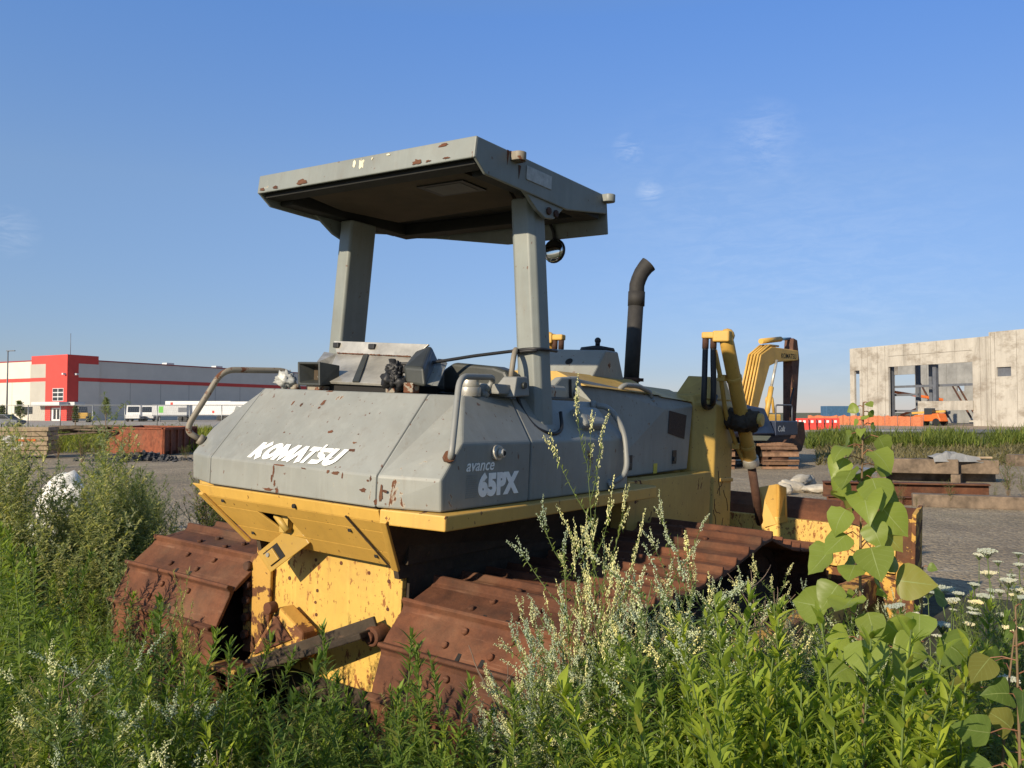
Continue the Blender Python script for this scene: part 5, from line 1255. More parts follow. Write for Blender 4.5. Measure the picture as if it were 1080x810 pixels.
gx = [[V(((i / n_ - .5) * 1.1 + rng.uniform(-.03, .03), (j / 4 - .5) * .46, .03 + .13 * math.exp(-((i / n_ - .42) * 3.2) ** 2) * rng.uniform(.5, 1.2) + rng.uniform(0, .05) - (.13 if j in (0, 4) else 0))) for j in range(5)] for i in range(n_ + 1)]
for i in range(n_):
    for j in range(4): s_.face([gx[i][j], gx[i + 1][j], gx[i + 1][j + 1], gx[i][j + 1]])
for i in range(n_): s_.face([gx[i][0] * 1, V((gx[i][0].x, gx[i][0].y - .02, -.04)), V((gx[i + 1][0].x, gx[i + 1][0].y - .02, -.04)), gx[i + 1][0]])
p = at(1006, 489, y=19.75); o = s_.build('tarpaulin', MT['tarp']); o.location = (p.x, p.y, .545); tag(o, 'crumpled grey tarpaulin spread over the thick timber', 'tarpaulin')
rng = random.Random(14)
timber('timber', at(930, 506, y=20.6), at(1046, 506, y=20.2), .5, .20, MT['wood'], 'low dark timber under the thick timber and tarpaulin', 'timber', .0)
timber('timber', at(985, 489, y=19.75), at(1046, 488, y=19.7), .10, .05, MT['woodlt'], 'pale thin board lying along the tarpaulin', 'board', .565)
k_ = 0
stones = ['long pale slab of broken concrete beside the yellow blade bracket', 'upper pale slab leaning on broken concrete pieces', 'small pale concrete lump in front of the slabs', 'flat pale slab at the sapling side of the rubble', 'rounded pale concrete piece behind the slabs', 'narrow pale concrete piece lying under the upper slab']
for (u, v, y, sz, rz) in ((836, 520, 17.4, (.75, .3, .16), .3), (845, 512, 17.8, (.7, .28, .14), .7), (828, 524, 16.8, (.3, .25, .16), .2), (862, 521, 17.2, (.6, .35, .12), -.2), (852, 519, 18.1, (.35, .3, .22), .5), (840, 516, 17.6, (.6, .2, .12), 1.0)):
    p = at(u, v, y=y); s_ = MB()
    s_.ball((0, 0, sz[2] / 2), 1, 12, 0, .16, rng, (sz[0] / 2, sz[1] / 2, sz[2] * .75)); o = s_.build('concrete_chunk', MT['stone']); o.location = (p.x, p.y, .03 if k_ != 1 else .16); o.rotation_euler = (rng.uniform(-.2, .2), rng.uniform(-.25, .25), rz)
    tag(o, stones[k_], 'rubble piece', 'pale concrete pieces by the blade'); k_ += 1
# ================================================================== VEGETATION
MT['l_gold'] = leafmat('weed_leaf', (.200, .290, .055), .45, .35)
MT['l_mug'] = leafmat('mugwort_leaf', (.31, .345, .150), .45, .3)
MT['l_clover'] = leafmat('clover_leaf', (.205, .275, .09), .45, .3)
MT['l_lime'] = leafmat('lime_leaf', (.27, .36, .055), .48, .25, .5)
MT['l_poplar'] = leafmat('poplar_leaf', (.175, .245, .060), .42, .22, .38, vein=(.30, .36, .14))
MT['l_dark'] = leafmat('dark_leaf', (.130, .205, .045), .42, .35)
MT['l_grass'] = leafmat('grass_blade', (.16, .20, .045), .4, .4)
MT['l_far'] = leafmat('shrub_leaf', (.165, .215, .065), .40, .35)
MT['l_pale'] = leafmat('silver_leaf', (.44, .46, .28), .45, .25)
MT['l_dry'] = leafmat('dry_weed', (.24, .20, .10), .35, .3)
MT['stem_d'] = plain('dead_stalk', (.17, .12, .085), .85, 0, .3, 20, 0)
MT['stem_g'] = plain('green_stem', (.10, .145, .035), .6, 0, .2, 20, 0)
MT['stem_b'] = plain('brown_stem', (.16, .105, .055), .7, 0, .25, 20, 0)
MT['stem_r'] = plain('reddish_stalk', (.22, .10, .05), .6, 0, .25, 20, 0)
MT['floret'] = leafmat('white_floret', (.66, .70, .52), .35, .2)
MT['floret_w'] = leafmat('pale_green_floret', (.40, .45, .30), .3, .2)
MT['umbel'] = leafmat('white_umbel', (.66, .66, .55), .3, .15)

class PL:
    """leaf and stem collector for one plant"""
    def __init__(s, seed): s.r = random.Random(seed); s.st = MB(); s.lf = MB(); s.fl = MB(); s.rib = []; s.al = []
    def leaf(s, b, d, ln, wd, droop=.3, shape=((0, .25), (.35, 1), (.7, .75), (1, 0)), fold=.25, up=V((0, 0, 1)), roll=0.):
        d = V(d).normalized(); sd = d.cross(up)
        sd = sd.normalized() if sd.length > 1e-4 else V((1, 0, 0))
        nn = sd.cross(d)
        if roll: q = Quaternion(d, roll); sd = q @ sd; nn = q @ nn
        k = len(s.lf.v); rows = []
        p = V(b); lastt = 0
        for t, w_ in shape:
            a = droop * t; dd = (d * math.cos(a) - nn * math.sin(a)); p = p + dd * ln * (t - lastt); lastt = t
            hw = w_ * wd / 2
            if hw < 1e-5: s.lf.v.append(p.copy()); rows.append((len(s.lf.v) - 1,)); s.rib.append(0); s.al.append(t)
            else:
                lift = nn * hw * fold; wv = (nn * hw * s.r.uniform(-.14, .14), nn * hw * s.r.uniform(-.14, .14)) if len(shape) > 6 else (V((0, 0, 0)),) * 2
                for vv, rb in ((p - sd * hw + lift + wv[0], 1), (p, 0), (p + sd * hw + lift + wv[1], 1)): s.lf.v.append(vv); s.rib.append(rb); s.al.append(t)
                n = len(s.lf.v); rows.append((n - 3, n - 2, n - 1))
        for a_, b_ in zip(rows, rows[1:]):
            if len(a_) == 3 and len(b_) == 3: fs = [[a_[0], a_[1], b_[1], b_[0]], [a_[1], a_[2], b_[2], b_[1]]]
            elif len(a_) == 3: fs = [[a_[0], a_[1], b_[0]], [a_[1], a_[2], b_[0]]]
            elif len(b_) == 3: fs = [[a_[0], b_[1], b_[0]], [a_[0], b_[2], b_[1]]]
            else: fs = []
            for f in fs: s.lf.f.append(f); s.lf.mi.append(0); s.lf.sm.append(True)
    def blob(s, p, r):
        k = len(s.fl.v); p = V(p); q = Euler((s.r.uniform(0, 3), s.r.uniform(0, 3), 0)).to_matrix()
        for v in ((r, 0, 0), (-r, 0, 0), (0, r, 0), (0, -r, 0), (0, 0, r), (0, 0, -r)): s.fl.v.append(p + q @ V(v))
        for f in ((0, 2, 4), (2, 1, 4), (1, 3, 4), (3, 0, 4), (2, 0, 5), (1, 2, 5), (3, 1, 5), (0, 3, 5)): s.fl.f.append([k + i for i in f]); s.fl.mi.append(0); s.fl.sm.append(False)
    def dirv(s, az, el): return V((math.cos(az) * math.cos(el), math.sin(az) * math.cos(el), math.sin(el)))
    def curve(s, p, d, ln, bend, n=5, wob=.06):
        d = V(d).normalized(); out = [V(p)]
        for i in range(n):
            d = (d + V((s.r.uniform(-wob, wob), s.r.uniform(-wob, wob), bend / n + s.r.uniform(-wob, wob) * .5))).normalized(); out.append(out[-1] + d * ln / n)
        return out
    def make(s, name, lm, sm, fm=None, label=None, cat='plant', stemname='stem', leafname='leaves', flname='flowers'):
        root = empty(name, (0, 0, -50), 0, label, cat)
        if s.st.f: s.st.build(stemname, sm, root)
        if s.lf.f:
            o = s.lf.build(leafname, lm, root)
            for nm, data in (('rib', s.rib), ('along', s.al)):
                at_ = o.data.attributes.new(nm, 'FLOAT', 'POINT'); at_.data.foreach_set('value', data)
        for hd_ in getattr(s, 'heads', [s.fl]):
            if hd_.f: hd_.build(flname, fm, root)
        return root

LANCE = ((0, .2), (.3, 1), (.65, .75), (1, 0))
def lerp_path(P, t):
    t = max(0, min(.9999, t)) * (len(P) - 1); i = int(t); return P[i].lerp(P[i + 1], t - i), (P[i + 1] - P[i]).normalized()

def goldenrod(seed, h=1.0, dens=1.0, lw=.011, ll=.075, bush=0):
    """upright unbranched weed with many narrow leaves"""
    g = PL(seed); r = g.r
    stems = [(V((0, 0, 0)), h, r.uniform(0, 6.3), .06)] + [(V((r.uniform(-.05, .05), r.uniform(-.05, .05), 0)), h * r.uniform(.55, .9), r.uniform(0, 6.3), r.uniform(.12, .3)) for _ in range(bush)]
    for b, hh, az, ln in stems:
        P = g.curve(b, g.dirv(az, PI / 2 - ln * 1.4), hh, .12, 8, .075)
        g.st.tube(P, [.0045 * (1 - .7 * i / 8) for i in range(9)], 5, caps=False)
        n = int(135 * hh * dens); a = r.uniform(0, 6.3)
        for i in range(n):
            t = .12 + .86 * (i / n) ** .85; p, d = lerp_path(P, t); a += 2.4 + r.uniform(-.4, .4)
            el = .1 + .85 * t + r.uniform(-.35, .35); sz = (1.15 - .6 * t) * r.uniform(.6, 1.25)
            if t < .3 and r.random() < .4: continue
            g.leaf(p, g.dirv(a, el), ll * sz, lw * sz, r.uniform(.0, .9), LANCE)
        for i in range(14):
            p, d = lerp_path(P, r.uniform(.92, .995)); a += 2.4; g.leaf(p, g.dirv(a, r.uniform(.8, 1.5)), ll * r.uniform(.25, .5), lw * r.uniform(.4, .7), .1, LANCE)
    return g

def branchy(seed, h=1.2, ll=.035, lw=.009, nb=16, flower=False, fr_=.0034, spread=.7, dens=1.0, fl_tip=True, nst=3):
    """loosely branched weed; with flower=True its upper twigs end in beaded flower spikes"""
    g = PL(seed); r = g.r
    for s_i in range(nst):
        az0 = r.uniform(0, 6.3); hh = h * (1 if s_i == 0 else r.uniform(.6, .92))
        P = g.curve((r.uniform(-.04, .04), r.uniform(-.04, .04), 0), g.dirv(az0, PI / 2 - (.08 if s_i == 0 else r.uniform(.15, .45))), hh, .15, 8, .06)
        g.st.tube(P, [.005 * (1 - .75 * i / 8) for i in range(9)], 5, caps=False)
        az = r.uniform(0, 6.3)
        for b_i in range(nb):
            t = .22 + .76 * b_i / nb; p, d = lerp_path(P, t); az += 2.4 + r.uniform(-.5, .5)
            bl = hh * (.42 - .30 * t) * r.uniform(.7, 1.3) * spread / .7
            Q = g.curve(p, g.dirv(az, r.uniform(.35, .95)), bl, .5, 5, .12)
            g.st.tube(Q, [.0024 * (1 - .6 * i / 5) for i in range(6)], 4, caps=False)
            n = int(bl * 130 * dens)
            for i in range(n):
                tt = (i + r.random()) / n; q, dd = lerp_path(Q, tt)
                g.leaf(q, g.dirv(r.uniform(0, 6.3), r.uniform(-.2, 1.0)), ll * r.uniform(.6, 1.2), lw * r.uniform(.7, 1.2), r.uniform(0, .8), ((0, .3), (.5, 1), (1, 0)))
            if flower:
                for k_ in range(r.choice((2, 3, 3, 4))):
                    q, dd = lerp_path(Q, r.uniform(.45, 1.0) if k_ else 1.0)
                    sl_ = r.uniform(.05, .115); e = (dd + V((r.uniform(-.5, .5), r.uniform(-.5, .5), r.uniform(.1, .6)))).normalized()
                    S = g.curve(q, e, sl_, -.25, 4, .10); g.st.tube(S, [.0012] * 5, 3, caps=False)
                    m_ = int(sl_ * 430)
                    for j in range(m_):
                        tt = .15 + .85 * j / m_; c, _ = lerp_path(S, tt); rr = .006 * (1 - .55 * tt)
                        g.blob(c + V((r.gauss(0, rr), r.gauss(0, rr), r.gauss(0, rr))), fr_ * (1.1 - .5 * tt) * r.uniform(.7, 1.3))
        n = int(hh * 45 * dens)
        for i in range(n):
            t = .1 + .88 * i / n; p, d = lerp_path(P, t)
            g.leaf(p, g.dirv(r.uniform(0, 6.3), r.uniform(0, 1)), ll * r.uniform(.9, 1.5), lw * r.uniform(.9, 1.4), .4, ((0, .3), (.5, 1), (1, 0)))
    return g

def willowleaf(seed, h=.9, n_st=13, ll=.07, lw=.017):
    """dense leafy clump of bright lance leaves"""
    g = PL(seed); r = g.r
    for k_ in range(n_st):
        az = r.uniform(0, 6.3); hh = h * r.uniform(.6, 1.05)
        P = g.curve((r.uniform(-.12, .12), r.uniform(-.12, .12), 0), g.dirv(az, PI / 2 - r.uniform(.02, .35)), hh, .2, 7, .05)
        g.st.tube(P, [.004 * (1 - .7 * i / 7) for i in range(8)], 5, caps=False)
        n = int(70 * hh); a = r.uniform(0, 6.3)
        for i in range(n):
            t = .2 + .79 * i / n; p, d = lerp_path(P, t); a += 2.4 + r.uniform(-.3, .3); sz = (1.15 - .5 * t) * r.uniform(.7, 1.2)
            g.leaf(p, g.dirv(a, .25 + .8 * t + r.uniform(-.3, .3)), ll * sz, lw * sz, r.uniform(.1, .7), LANCE, .3)
            if r.random() < .35:
                for j in range(3): g.leaf(p, g.dirv(a + r.uniform(-.6, .6), .6 + r.uniform(-.2, .5)), ll * .5, lw * .5, .2, LANCE, .3)
    return g

POP = ((0, .10), (.015, .42), (.06, .72), (.14, .93), (.26, 1.0), (.40, .95), (.54, .80), (.68, .58), (.81, .33), (.92, .12), (1, 0))
def sapling(seed, h=1.65, n=26, ll=.105, z0=.25, bare=.1, lean=(.0, .0)):
    g = PL(seed); r = g.r
    P = g.curve((0, 0, 0), V((lean[0], lean[1], 1)), h, .0, 9, .03)
    g.st.tube(P, [.0075 * (1 - .75 * i / 9) for i in range(10)], 7, caps=False)
    a = r.uniform(0, 6.3)
    for i in range(n):
        t = z0 / h + (1 - z0 / h) * (i / (n - 1)) ** .8; p, d = lerp_path(P, t); a += 2.4 + r.uniform(-.5, .5)
        sz = ll * (1.05 if .3 < t < .9 else .8) * r.uniform(.78, 1.15) * (1 if t < .96 else .4)
        pl_ = sz * r.uniform(.45, .85); e = g.dirv(a, r.uniform(.1, .7)); q = p + e * pl_ * .6 + V((0, 0, -.0)) ; q2 = q + V((e.x, e.y, -.25)) * pl_ * .5
        g.fl.tube([p, q, q2], [.0016, .0013, .0012], 4, caps=False)
        upv = V((-.62, -.74, .42)) + V((e.x, e.y, 0)) * .45 + V((r.gauss(0, .35), r.gauss(0, .35), r.gauss(0, .3)))
        g.leaf(q2, V((e.x * .8, e.y * .8, r.uniform(-1.2, .1))), sz, sz * r.uniform(.88, 1.06), r.uniform(-.5, 1.3), POP, r.uniform(-.05, .5), up=upv, roll=r.uniform(-.3, .3))
    return g

def lace(seed, h=.95):
    g = PL(seed); r = g.r
    P = g.curve((0, 0, 0), V((r.uniform(-.15, .15), r.uniform(-.15, .15), 1)), h, 0, 6, .05); g.st.tube(P, [.003 * (1 - .5 * i / 6) for i in range(7)], 5, caps=False)
    heads = [(P[-1], r.uniform(.024, .034))]
    for k_ in range(r.choice((1, 2, 3))):
        p, d = lerp_path(P, r.uniform(.45, .75)); Q = g.curve(p, g.dirv(r.uniform(0, 6.3), .9), h * r.uniform(.2, .38), .4, 4, .06); g.st.tube(Q, .0018, 4, caps=False); heads.append((Q[-1], r.uniform(.014, .026)))
    g.heads = []
    for c, R_ in heads:
        g.fl = MB(); g.heads.append(g.fl)
        for i in range(22):
            rr = R_ * math.sqrt((i + .5) / 22); a = i * 2.4; q = c + V((rr * math.cos(a), rr * math.sin(a), .018 - rr * .15))
            g.st.tube([c - V((0, 0, .012)), q], .0007, 3, caps=False)
            for j in range(9): g.blob(q + V((r.gauss(0, R_ * .12), r.gauss(0, R_ * .12), r.uniform(-.001, .003))), .0026 * r.uniform(.7, 1.3))
    for i in range(40):
        t = r.uniform(.05, .7); p, d = lerp_path(P, t); e = g.dirv(r.uniform(0, 6.3), r.uniform(0, .9))
        for j in range(3): g.leaf(p + e * .02 * j, g.dirv(r.uniform(0, 6.3), r.uniform(0, .8)), .03, .004, .3, ((0, .4), (.5, 1), (1, 0)))
    return g

def shrub(seed, h=1.6, n=1500, ll=.055, lw=.022, wid=.5):
    g = PL(seed); r = g.r
    for k_ in range(7):
        P = g.curve((r.uniform(-.08, .08), r.uniform(-.08, .08), 0), g.dirv(r.uniform(0, 6.3), PI / 2 - r.uniform(.05, .5) * wid / .5), h * r.uniform(.6, 1.0), .25, 6, .08); g.st.tube(P, [.010 * (1 - .8 * i / 6) for i in range(7)], 5, caps=False)
        for b_i in range(9):
            p, d = lerp_path(P, .25 + .75 * b_i / 9); Q = g.curve(p, g.dirv(r.uniform(0, 6.3), r.uniform(.2, 1.)), h * r.uniform(.12, .28), .2, 3, .1); g.st.tube(Q, .003, 3, caps=False)
            for i in range(n // 63): q, dd = lerp_path(Q, r.random() ** .7); g.leaf(q, g.dirv(r.uniform(0, 6.3), r.uniform(-.5, 1.)), ll * r.uniform(.6, 1.2), lw * r.uniform(.6, 1.2), .4, ((0, .3), (.45, 1), (1, 0)))
    return g

class Kind:
    def __init__(s, protos, h): s.p = protos; s.h = h; s.first = [True] * len(protos)
    def put(s, x, y, h, rng, label, group=None, cat=None, z=0., lean=.06, wide=1.):
        i = rng.randrange(len(s.p)); o = s.p[i]
        if s.first[i]: s.first[i] = False
        else: o = copy_tree(o)
        k = h / s.h[i]; o.location = (x, y, z); o.rotation_euler = (rng.uniform(-lean, lean), rng.uniform(-lean, lean), rng.uniform(0, 6.28)); o.scale = (k * wide, k * wide, k)
        o['label'] = label
        if group: o['group'] = group
        if cat: o['category'] = cat
        return o
    def done(s):
        for f, o in zip(s.first, s.p):
            if f:
                for c in list(o.children): bpy.data.objects.remove(c)
                bpy.data.objects.remove(o)

gold = Kind([goldenrod(i, 1., 1.1, .014, .085, bush=b).make('weed_stalk', MT['l_gold'], MT['stem_g']) for i, b in ((1, 0), (2, 1), (3, 2), (4, 1), (7, 3), (8, 2))], [1.] * 6)
gold2 = Kind([goldenrod(i, 1., .8, .020, .085, bush=1).make('broadleaf_weed', MT['l_dark'], MT['stem_g']) for i in (5, 6)], [1.] * 2)
mug = Kind([branchy(i, 1.5, .040, .012, 22, False, spread=.55, dens=1.25, nst=4).make('mugwort', MT['l_mug'], MT['stem_g']) for i in (11, 12, 13)], [1.5] * 3)
mugp = Kind([branchy(i, 1.5, .045, .014, 20, False, spread=.5, dens=1.0, nst=2).make('silver_weed', MT['l_pale'], MT['stem_g']) for i in (17, 18)], [1.5] * 2)
clo = Kind([branchy(i, 1.2, .026, .010, 18, True, spread=.75, dens=.8, nst=4).make('sweet_clover', MT['l_clover'], MT['stem_g'], MT['floret'], flname='flower_spikes') for i in (21, 22, 23)], [1.2] * 3)
lime = Kind([willowleaf(i).make('leafy_weed', MT['l_lime'], MT['stem_g']) for i in (31, 32, 33)], [.9] * 3)
lac = Kind([lace(i).make('wild_carrot', MT['l_gold'], MT['stem_g'], MT['umbel'], flname='flower_head') for i in (41, 42, 43)], [.95] * 3)
shr = Kind([shrub(i).make('shrub', MT['l_far'], MT['stem_b'], cat='shrub', stemname='branches') for i in (51, 52, 53)], [1.6] * 3)

dead = Kind([branchy(i, .9, .012, .004, 16, False, spread=.7, dens=.12, nst=3).make('dead_weed', MT['l_dry'], MT['stem_d']) for i in (61, 62)], [.9] * 2)
def u_of(x, y): return 540 + FOC * x / y
def htop(y, v): return CAM_H - (v - HOR) / FOC * y
def interp(tab, u):
    if u <= tab[0][0]: return tab[0][1]
    for (a, va), (b_, vb) in zip(tab, tab[1:]):
        if u <= b_: return va + (vb - va) * (u - a) / (b_ - a)
    return tab[-1][1]
def dz_local(x, y): return DZ_R.transposed() @ (V((x, y, 0)) - DZ_T)
def blocked(x, y, m=.06):
    p = dz_local(x, y); return (.5 - m < abs(p.x) < 1.5 + m and -.02 - m < p.y < 3.95 + m) or (abs(p.x) < .6 and .1 < p.y < 4) or (abs(p.x) < 2.05 and 4.25 < p.y < 4.85) or (1.5 < abs(p.x) < 1.8 and 1.5 < p.y < 4.4)
prng = random.Random(77)
def scatter(kind, n, u0, u1, y0, y1, top, labels, group, vary=(.75, 1.0), minh=.2, cat=None, wide=1., tries=40, lean=.13, maxh=1.9):
    """n plants between the bearings u0..u1 and the distances y0..y1; top = how high the stand reaches along the bearing"""
    k = 0
    for _ in range(n * tries):
        if k >= n: break
        y = math.sqrt(prng.uniform(y0 * y0, y1 * y1)); u = prng.uniform(u0, u1); x = (u - 540) / FOC * y
        if blocked(x, y): continue
        h = htop(y, interp(top, u)) * prng.uniform(*vary)
        if h < minh or h > maxh: continue
        kind.put(x, y, h, prng, labels if isinstance(labels, str) else labels[k % len(labels)], group, cat, 0, lean, wide); k += 1

# front row, from the left edge to the right track
FRONT = [(-40, 690), (30, 665), (75, 650), (130, 668), (200, 650), (250, 675), (300, 705), (350, 722), (420, 690), (480, 715), (540, 735), (600, 740)]
scatter(gold, 62, -60, 330, 2.25, 3.1, FRONT, 'narrow leaved green weed in the stand before the far track', 'weed stalks before the far track', (.78, 1.02), wide=1.15)
scatter(gold, 34, 300, 560, 2.2, 2.9, FRONT, 'narrow leaved green weed before the drawbar and near track end', 'weed stalks before the drawbar', (.75, 1.0), wide=1.15)
scatter(gold2, 26, 300, 480, 2.2, 2.75, [(300, 735), (480, 740)], 'dark broad leaved weed below the drawbar', 'broad leaved weeds below the drawbar', (.8, 1.03), wide=1.2)
scatter(gold2, 18, -40, 300, 2.2, 2.6, [(-40, 720), (300, 730)], 'dark broad leaved weed lowest under the weed stalks', 'broad leaved weeds at the bottom edge', (.8, 1.03), wide=1.2)
scatter(mug, 16, -60, 560, 2.3, 3.2, FRONT, 'feathery branching weed mixed into the front weed row', 'feathery weeds in the front row', (.7, 1.0), wide=.7)
scatter(lime, 9, 120, 520, 2.25, 2.9, [(120, 690), (330, 735), (520, 730)], 'fresh light green leafy weed in the front weed row', 'leafy weeds in the front row', (.75, 1.0), wide=.9)
# single taller stalks that stand out
def solo(kind, u, v, y, label, wide=1., lean=.05, cat=None):
    x = (u - 540) / FOC * y; return kind.put(x, y, htop(y, v), prng, label, None, cat, 0, lean, wide)
solo(gold, 212, 628, 2.75, 'light green weed stalk rising before the lower far track shoes', 1.2)
solo(gold, 165, 665, 2.5, 'bright lime weed tip below the far track corner', 1.25)
solo(mug, 112, 575, 3.2, 'tall thin branching weed beside the outer end of the far track', .55)
solo(mug, 205, 600, 2.8, 'thin spindly weed crossing the far track shoes', .4)
solo(gold, 357, 640, 2.75, 'lone leafy weed tip before the yellow rear plate', .95)
solo(gold2, 476, 665, 2.45, 'dark stemmed leafy weed before the near track shoes', 1.0)
solo(gold2, 505, 690, 2.45, 'smaller dark stemmed weed beside a taller one at the near track', .9)
solo(gold, 420, 655, 2.6, 'feathery green weed at the rear corner of the near track', 1.1)
solo(gold, 450, 705, 2.35, 'low feathery weed between two stalks at the near track', 1.1)
# tall mass on the left
LEFT = [(-80, 470), (0, 465), (36, 450), (46, 540), (92, 548), (102, 466), (112, 470), (150, 495), (185, 540), (215, 575)]
scatter(mug, 34, -80, 150, 5.0, 7.6, LEFT, 'tall bushy mugwort in the dense stand beyond the far track', 'mugwort stand beyond the far track', (.86, 1.02), wide=1.05)
scatter(mug, 12, 110, 205, 5.6, 8.0, LEFT, 'bushy mugwort beside the outer edge of the far track', 'mugworts beside the far track', (.85, 1.0), wide=1.0)
scatter(gold, 44, -80, 130, 3.2, 5.0, [(-80, 560), (0, 555), (70, 590), (130, 640)], 'green weed stalk at the foot of the mugwort stand', 'weed stalks under the mugworts', (.8, 1.02), wide=1.3)
scatter(mugp, 16, -20, 135, 4.9, 7.0, [(0, 455), (36, 442), (46, 540), (88, 545), (98, 430), (125, 455)], 'silvery pale weed spire rising above the mugwort stand', 'silvery weeds above the mugworts', (.93, 1.02), wide=.9)
solo(mugp, 97, 420, 6.0, 'tallest silvery weed spire, its tip before the red tower', .8, .02)
solo(mugp, 36, 438, 6.4, 'silvery weed spire second in height beside the white boulder', .8, .02)
scatter(shr, 7, 214, 252, 7.6, 9.4, [(205, 490), (250, 492)], 'low dark green bush seen between gravel and the far fender', 'bushes behind the far track', (.85, 1.0), wide=.9)
scatter(mug, 6, 105, 190, 8.0, 12.0, [(0, 480), (190, 492)], 'loose mugwort on the gravel beyond the main stand', 'mugworts on the gravel', (.7, 1.0), wide=1.0)
# clover in front of the near track
CLO = [(520, 740), (560, 680), (600, 625), (640, 590), (690, 590), (740, 605), (780, 618), (830, 605)]
scatter(clo, 14, 560, 745, 2.45, 3.15, CLO, 'white sweet clover in the thick of the flowering clump', 'sweet clover before the near track', (.78, 1.0), wide=.95)
scatter(clo, 7, 690, 830, 2.9, 3.7, CLO, 'sweet clover by the dark front of the near track', 'sweet clover at the track front', (.75, .98), wide=.9)
solo(clo, 622, 452, 2.85, 'tallest white sweet clover, its tip before the grey handrail', .42, .03)
solo(clo, 590, 570, 2.75, 'tall leaning sweet clover beside the tallest one', .7, .08)
solo(clo, 712, 560, 3.0, 'upright sweet clover with spikes against the rusty track top', .6, .05)
scatter(gold, 34, 560, 800, 2.3, 3.0, [(540, 720), (640, 650), (800, 640)], 'narrow green weed under the flowering sweet clover', 'weed stalks under the clover', (.8, 1.02), wide=1.3)
scatter(clo, 2, 20, 160, 2.2, 2.5, [(0, 690), (190, 650)], 'flowering sweet clover low among the weeds before the far track', 'sweet clover before the far track', (.85, 1.0), wide=1.)
scatter(dead, 9, 640, 850, 2.7, 3.6, [(640, 600), (850, 590)], 'dry brown dead weed among the clover by the dark track front', 'dead weeds by the track front', (.7, 1.0), wide=1.1)
scatter(dead, 6, 20, 330, 2.3, 3.3, [(0, 640), (330, 690)], 'dry brown dead weed before the far track', 'dead weeds before the far track', (.7, 1.0), wide=1.1)
# lime green clump at the right
LIM = [(740, 720), (790, 660), (830, 640), (880, 645), (930, 690), (980, 720), (1010, 730)]
scatter(lime, 26, 755, 965, 1.7, 2.35, LIM, 'bright lime green leafy weed in the sunlit clump', 'lime green weeds in the sunlit clump', (.8, 1.0), wide=1.0)
scatter(lime, 6, 660, 780, 2.0, 2.4, [(660, 760), (780, 690)], 'lime green weed at the clover foot', 'lime green weeds at the clover foot', (.85, 1.0), wide=1.0)
# tall mixed weeds and wild carrot behind it
RGT = [(830, 585), (880, 600), (930, 610), (980, 590), (1020, 580), (1090, 590)]
scatter(branch := clo, 7, 830, 960, 3.2, 4.4, RGT, 'thin sweet clover between the sapling and blade end', 'sweet clover by the blade end', (.75, 1.), wide=.8)
scatter(gold, 34, 860, 1110, 2.7, 4.6, [(830, 620), (930, 640), (1090, 610)], 'green weed stalk among the wild carrots by the gravel', 'weed stalks by the gravel edge', (.75, 1.02), wide=1.4)
scatter(mug, 12, 940, 1110, 3.0, 4.8, RGT, 'bushy weed by the gravel edge under the wild carrots', 'bushy weeds by the gravel edge', (.75, 1.02), wide=.8)
scatter(lac, 16, 960, 1100, 3.0, 4.6, [(960, 610), (1020, 585), (1100, 590)], 'wild carrot with flat white flower heads by the gravel edge', 'wild carrots by the gravel edge', (.85, 1.02))
solo(lac, 1038, 632, 2.6, 'wild carrot with the largest white flower head', 1.1)
# poplar saplings
def pop(seed, u, v, y, n, ll, label, z0=.25, lean=(0, 0), rz=0):
    h = htop(y, v); g = sapling(seed, h, n, ll, z0, lean=lean); o = g.make('poplar_sapling', MT['l_poplar'], MT['stem_b'], MT['stem_r'], label, 'sapling', flname='leaf_stalks'); o.location = ((u - 540) / FOC * y, y, 0); o.rotation_euler = (0, 0, rz); return o
pop(61, 915, 424, 1.95, 46, .079, 'tallest poplar sapling with large heart shaped leaves before the blade', 1.08, (-.02, 0))
pop(62, 958, 600, 1.95, 24, .08, 'short poplar sapling beside the tallest one', .3, (.04, 0), 1.)
pop(63, 1062, 640, 1.75, 30, .078, 'poplar sapling with reddish stem leaning by the wild carrots', .25, (.03, 0), 2.)
pop(64, 1030, 650, 2.0, 26, .072, 'small poplar sapling between the tallest one and the reddish stemmed one', .25, (-.06, 0), 3.)
pop(65, 1100, 590, 1.9, 26, .078, 'poplar sapling half cut off by the frame', .3, (-.03, 0), 4.)
for k in (gold, gold2, mug, mugp, clo, lime, lac, dead): k.done()

# ---- low undergrowth and grasses nobody could count ----------------------------------------
def field(name, n, poly_fn, hfn, ll, lw, mat, label, cat, seed, el=(.5, 1.4)):
    g = PL(seed); r = g.r; k = 0
    while k < n:
        x, y = poly_fn(r)
        if x is None: continue
        h = hfn(x, y, r); a = r.uniform(0, 6.3)
        L_ = ll * r.uniform(.5, 1.2) if ll else h
        g.leaf((x, y, r.uniform(0, h) if ll else 0), g.dirv(a, r.uniform(*el)), L_, lw * r.uniform(.6, 1.3), r.uniform(.1, 1.0), ((0, .5), (.4, 1), (1, 0)) if ll else ((0, .8), (.35, 1), (.7, .7), (1, 0))); k += 1
    o = g.lf.build(name, mat)
    for nm, data in (('rib', g.rib), ('along', g.al)):
        at_ = o.data.attributes.new(nm, 'FLOAT', 'POINT'); at_.data.foreach_set('value', data)
    return tag(o, label, cat, None, 'stuff')
def near_zone(r):
    y = math.sqrt(r.uniform(1.5 ** 2, 7.5 ** 2)); u = r.uniform(-120, 1200); x = (u - 540) / FOC * y
    if blocked(x, y, 0) or (y > 4.6 and u > 230): return None, None
    return x, y
field('undergrowth', 34000, near_zone, lambda x, y, r: .34 * r.random() ** .6, .055, .016, MT['l_dark'], 'dense low green undergrowth between the weed stalks', 'undergrowth', 71, (-.2, 1.2))
def near_grass(r):
    x, y = near_zone(r); return x, y
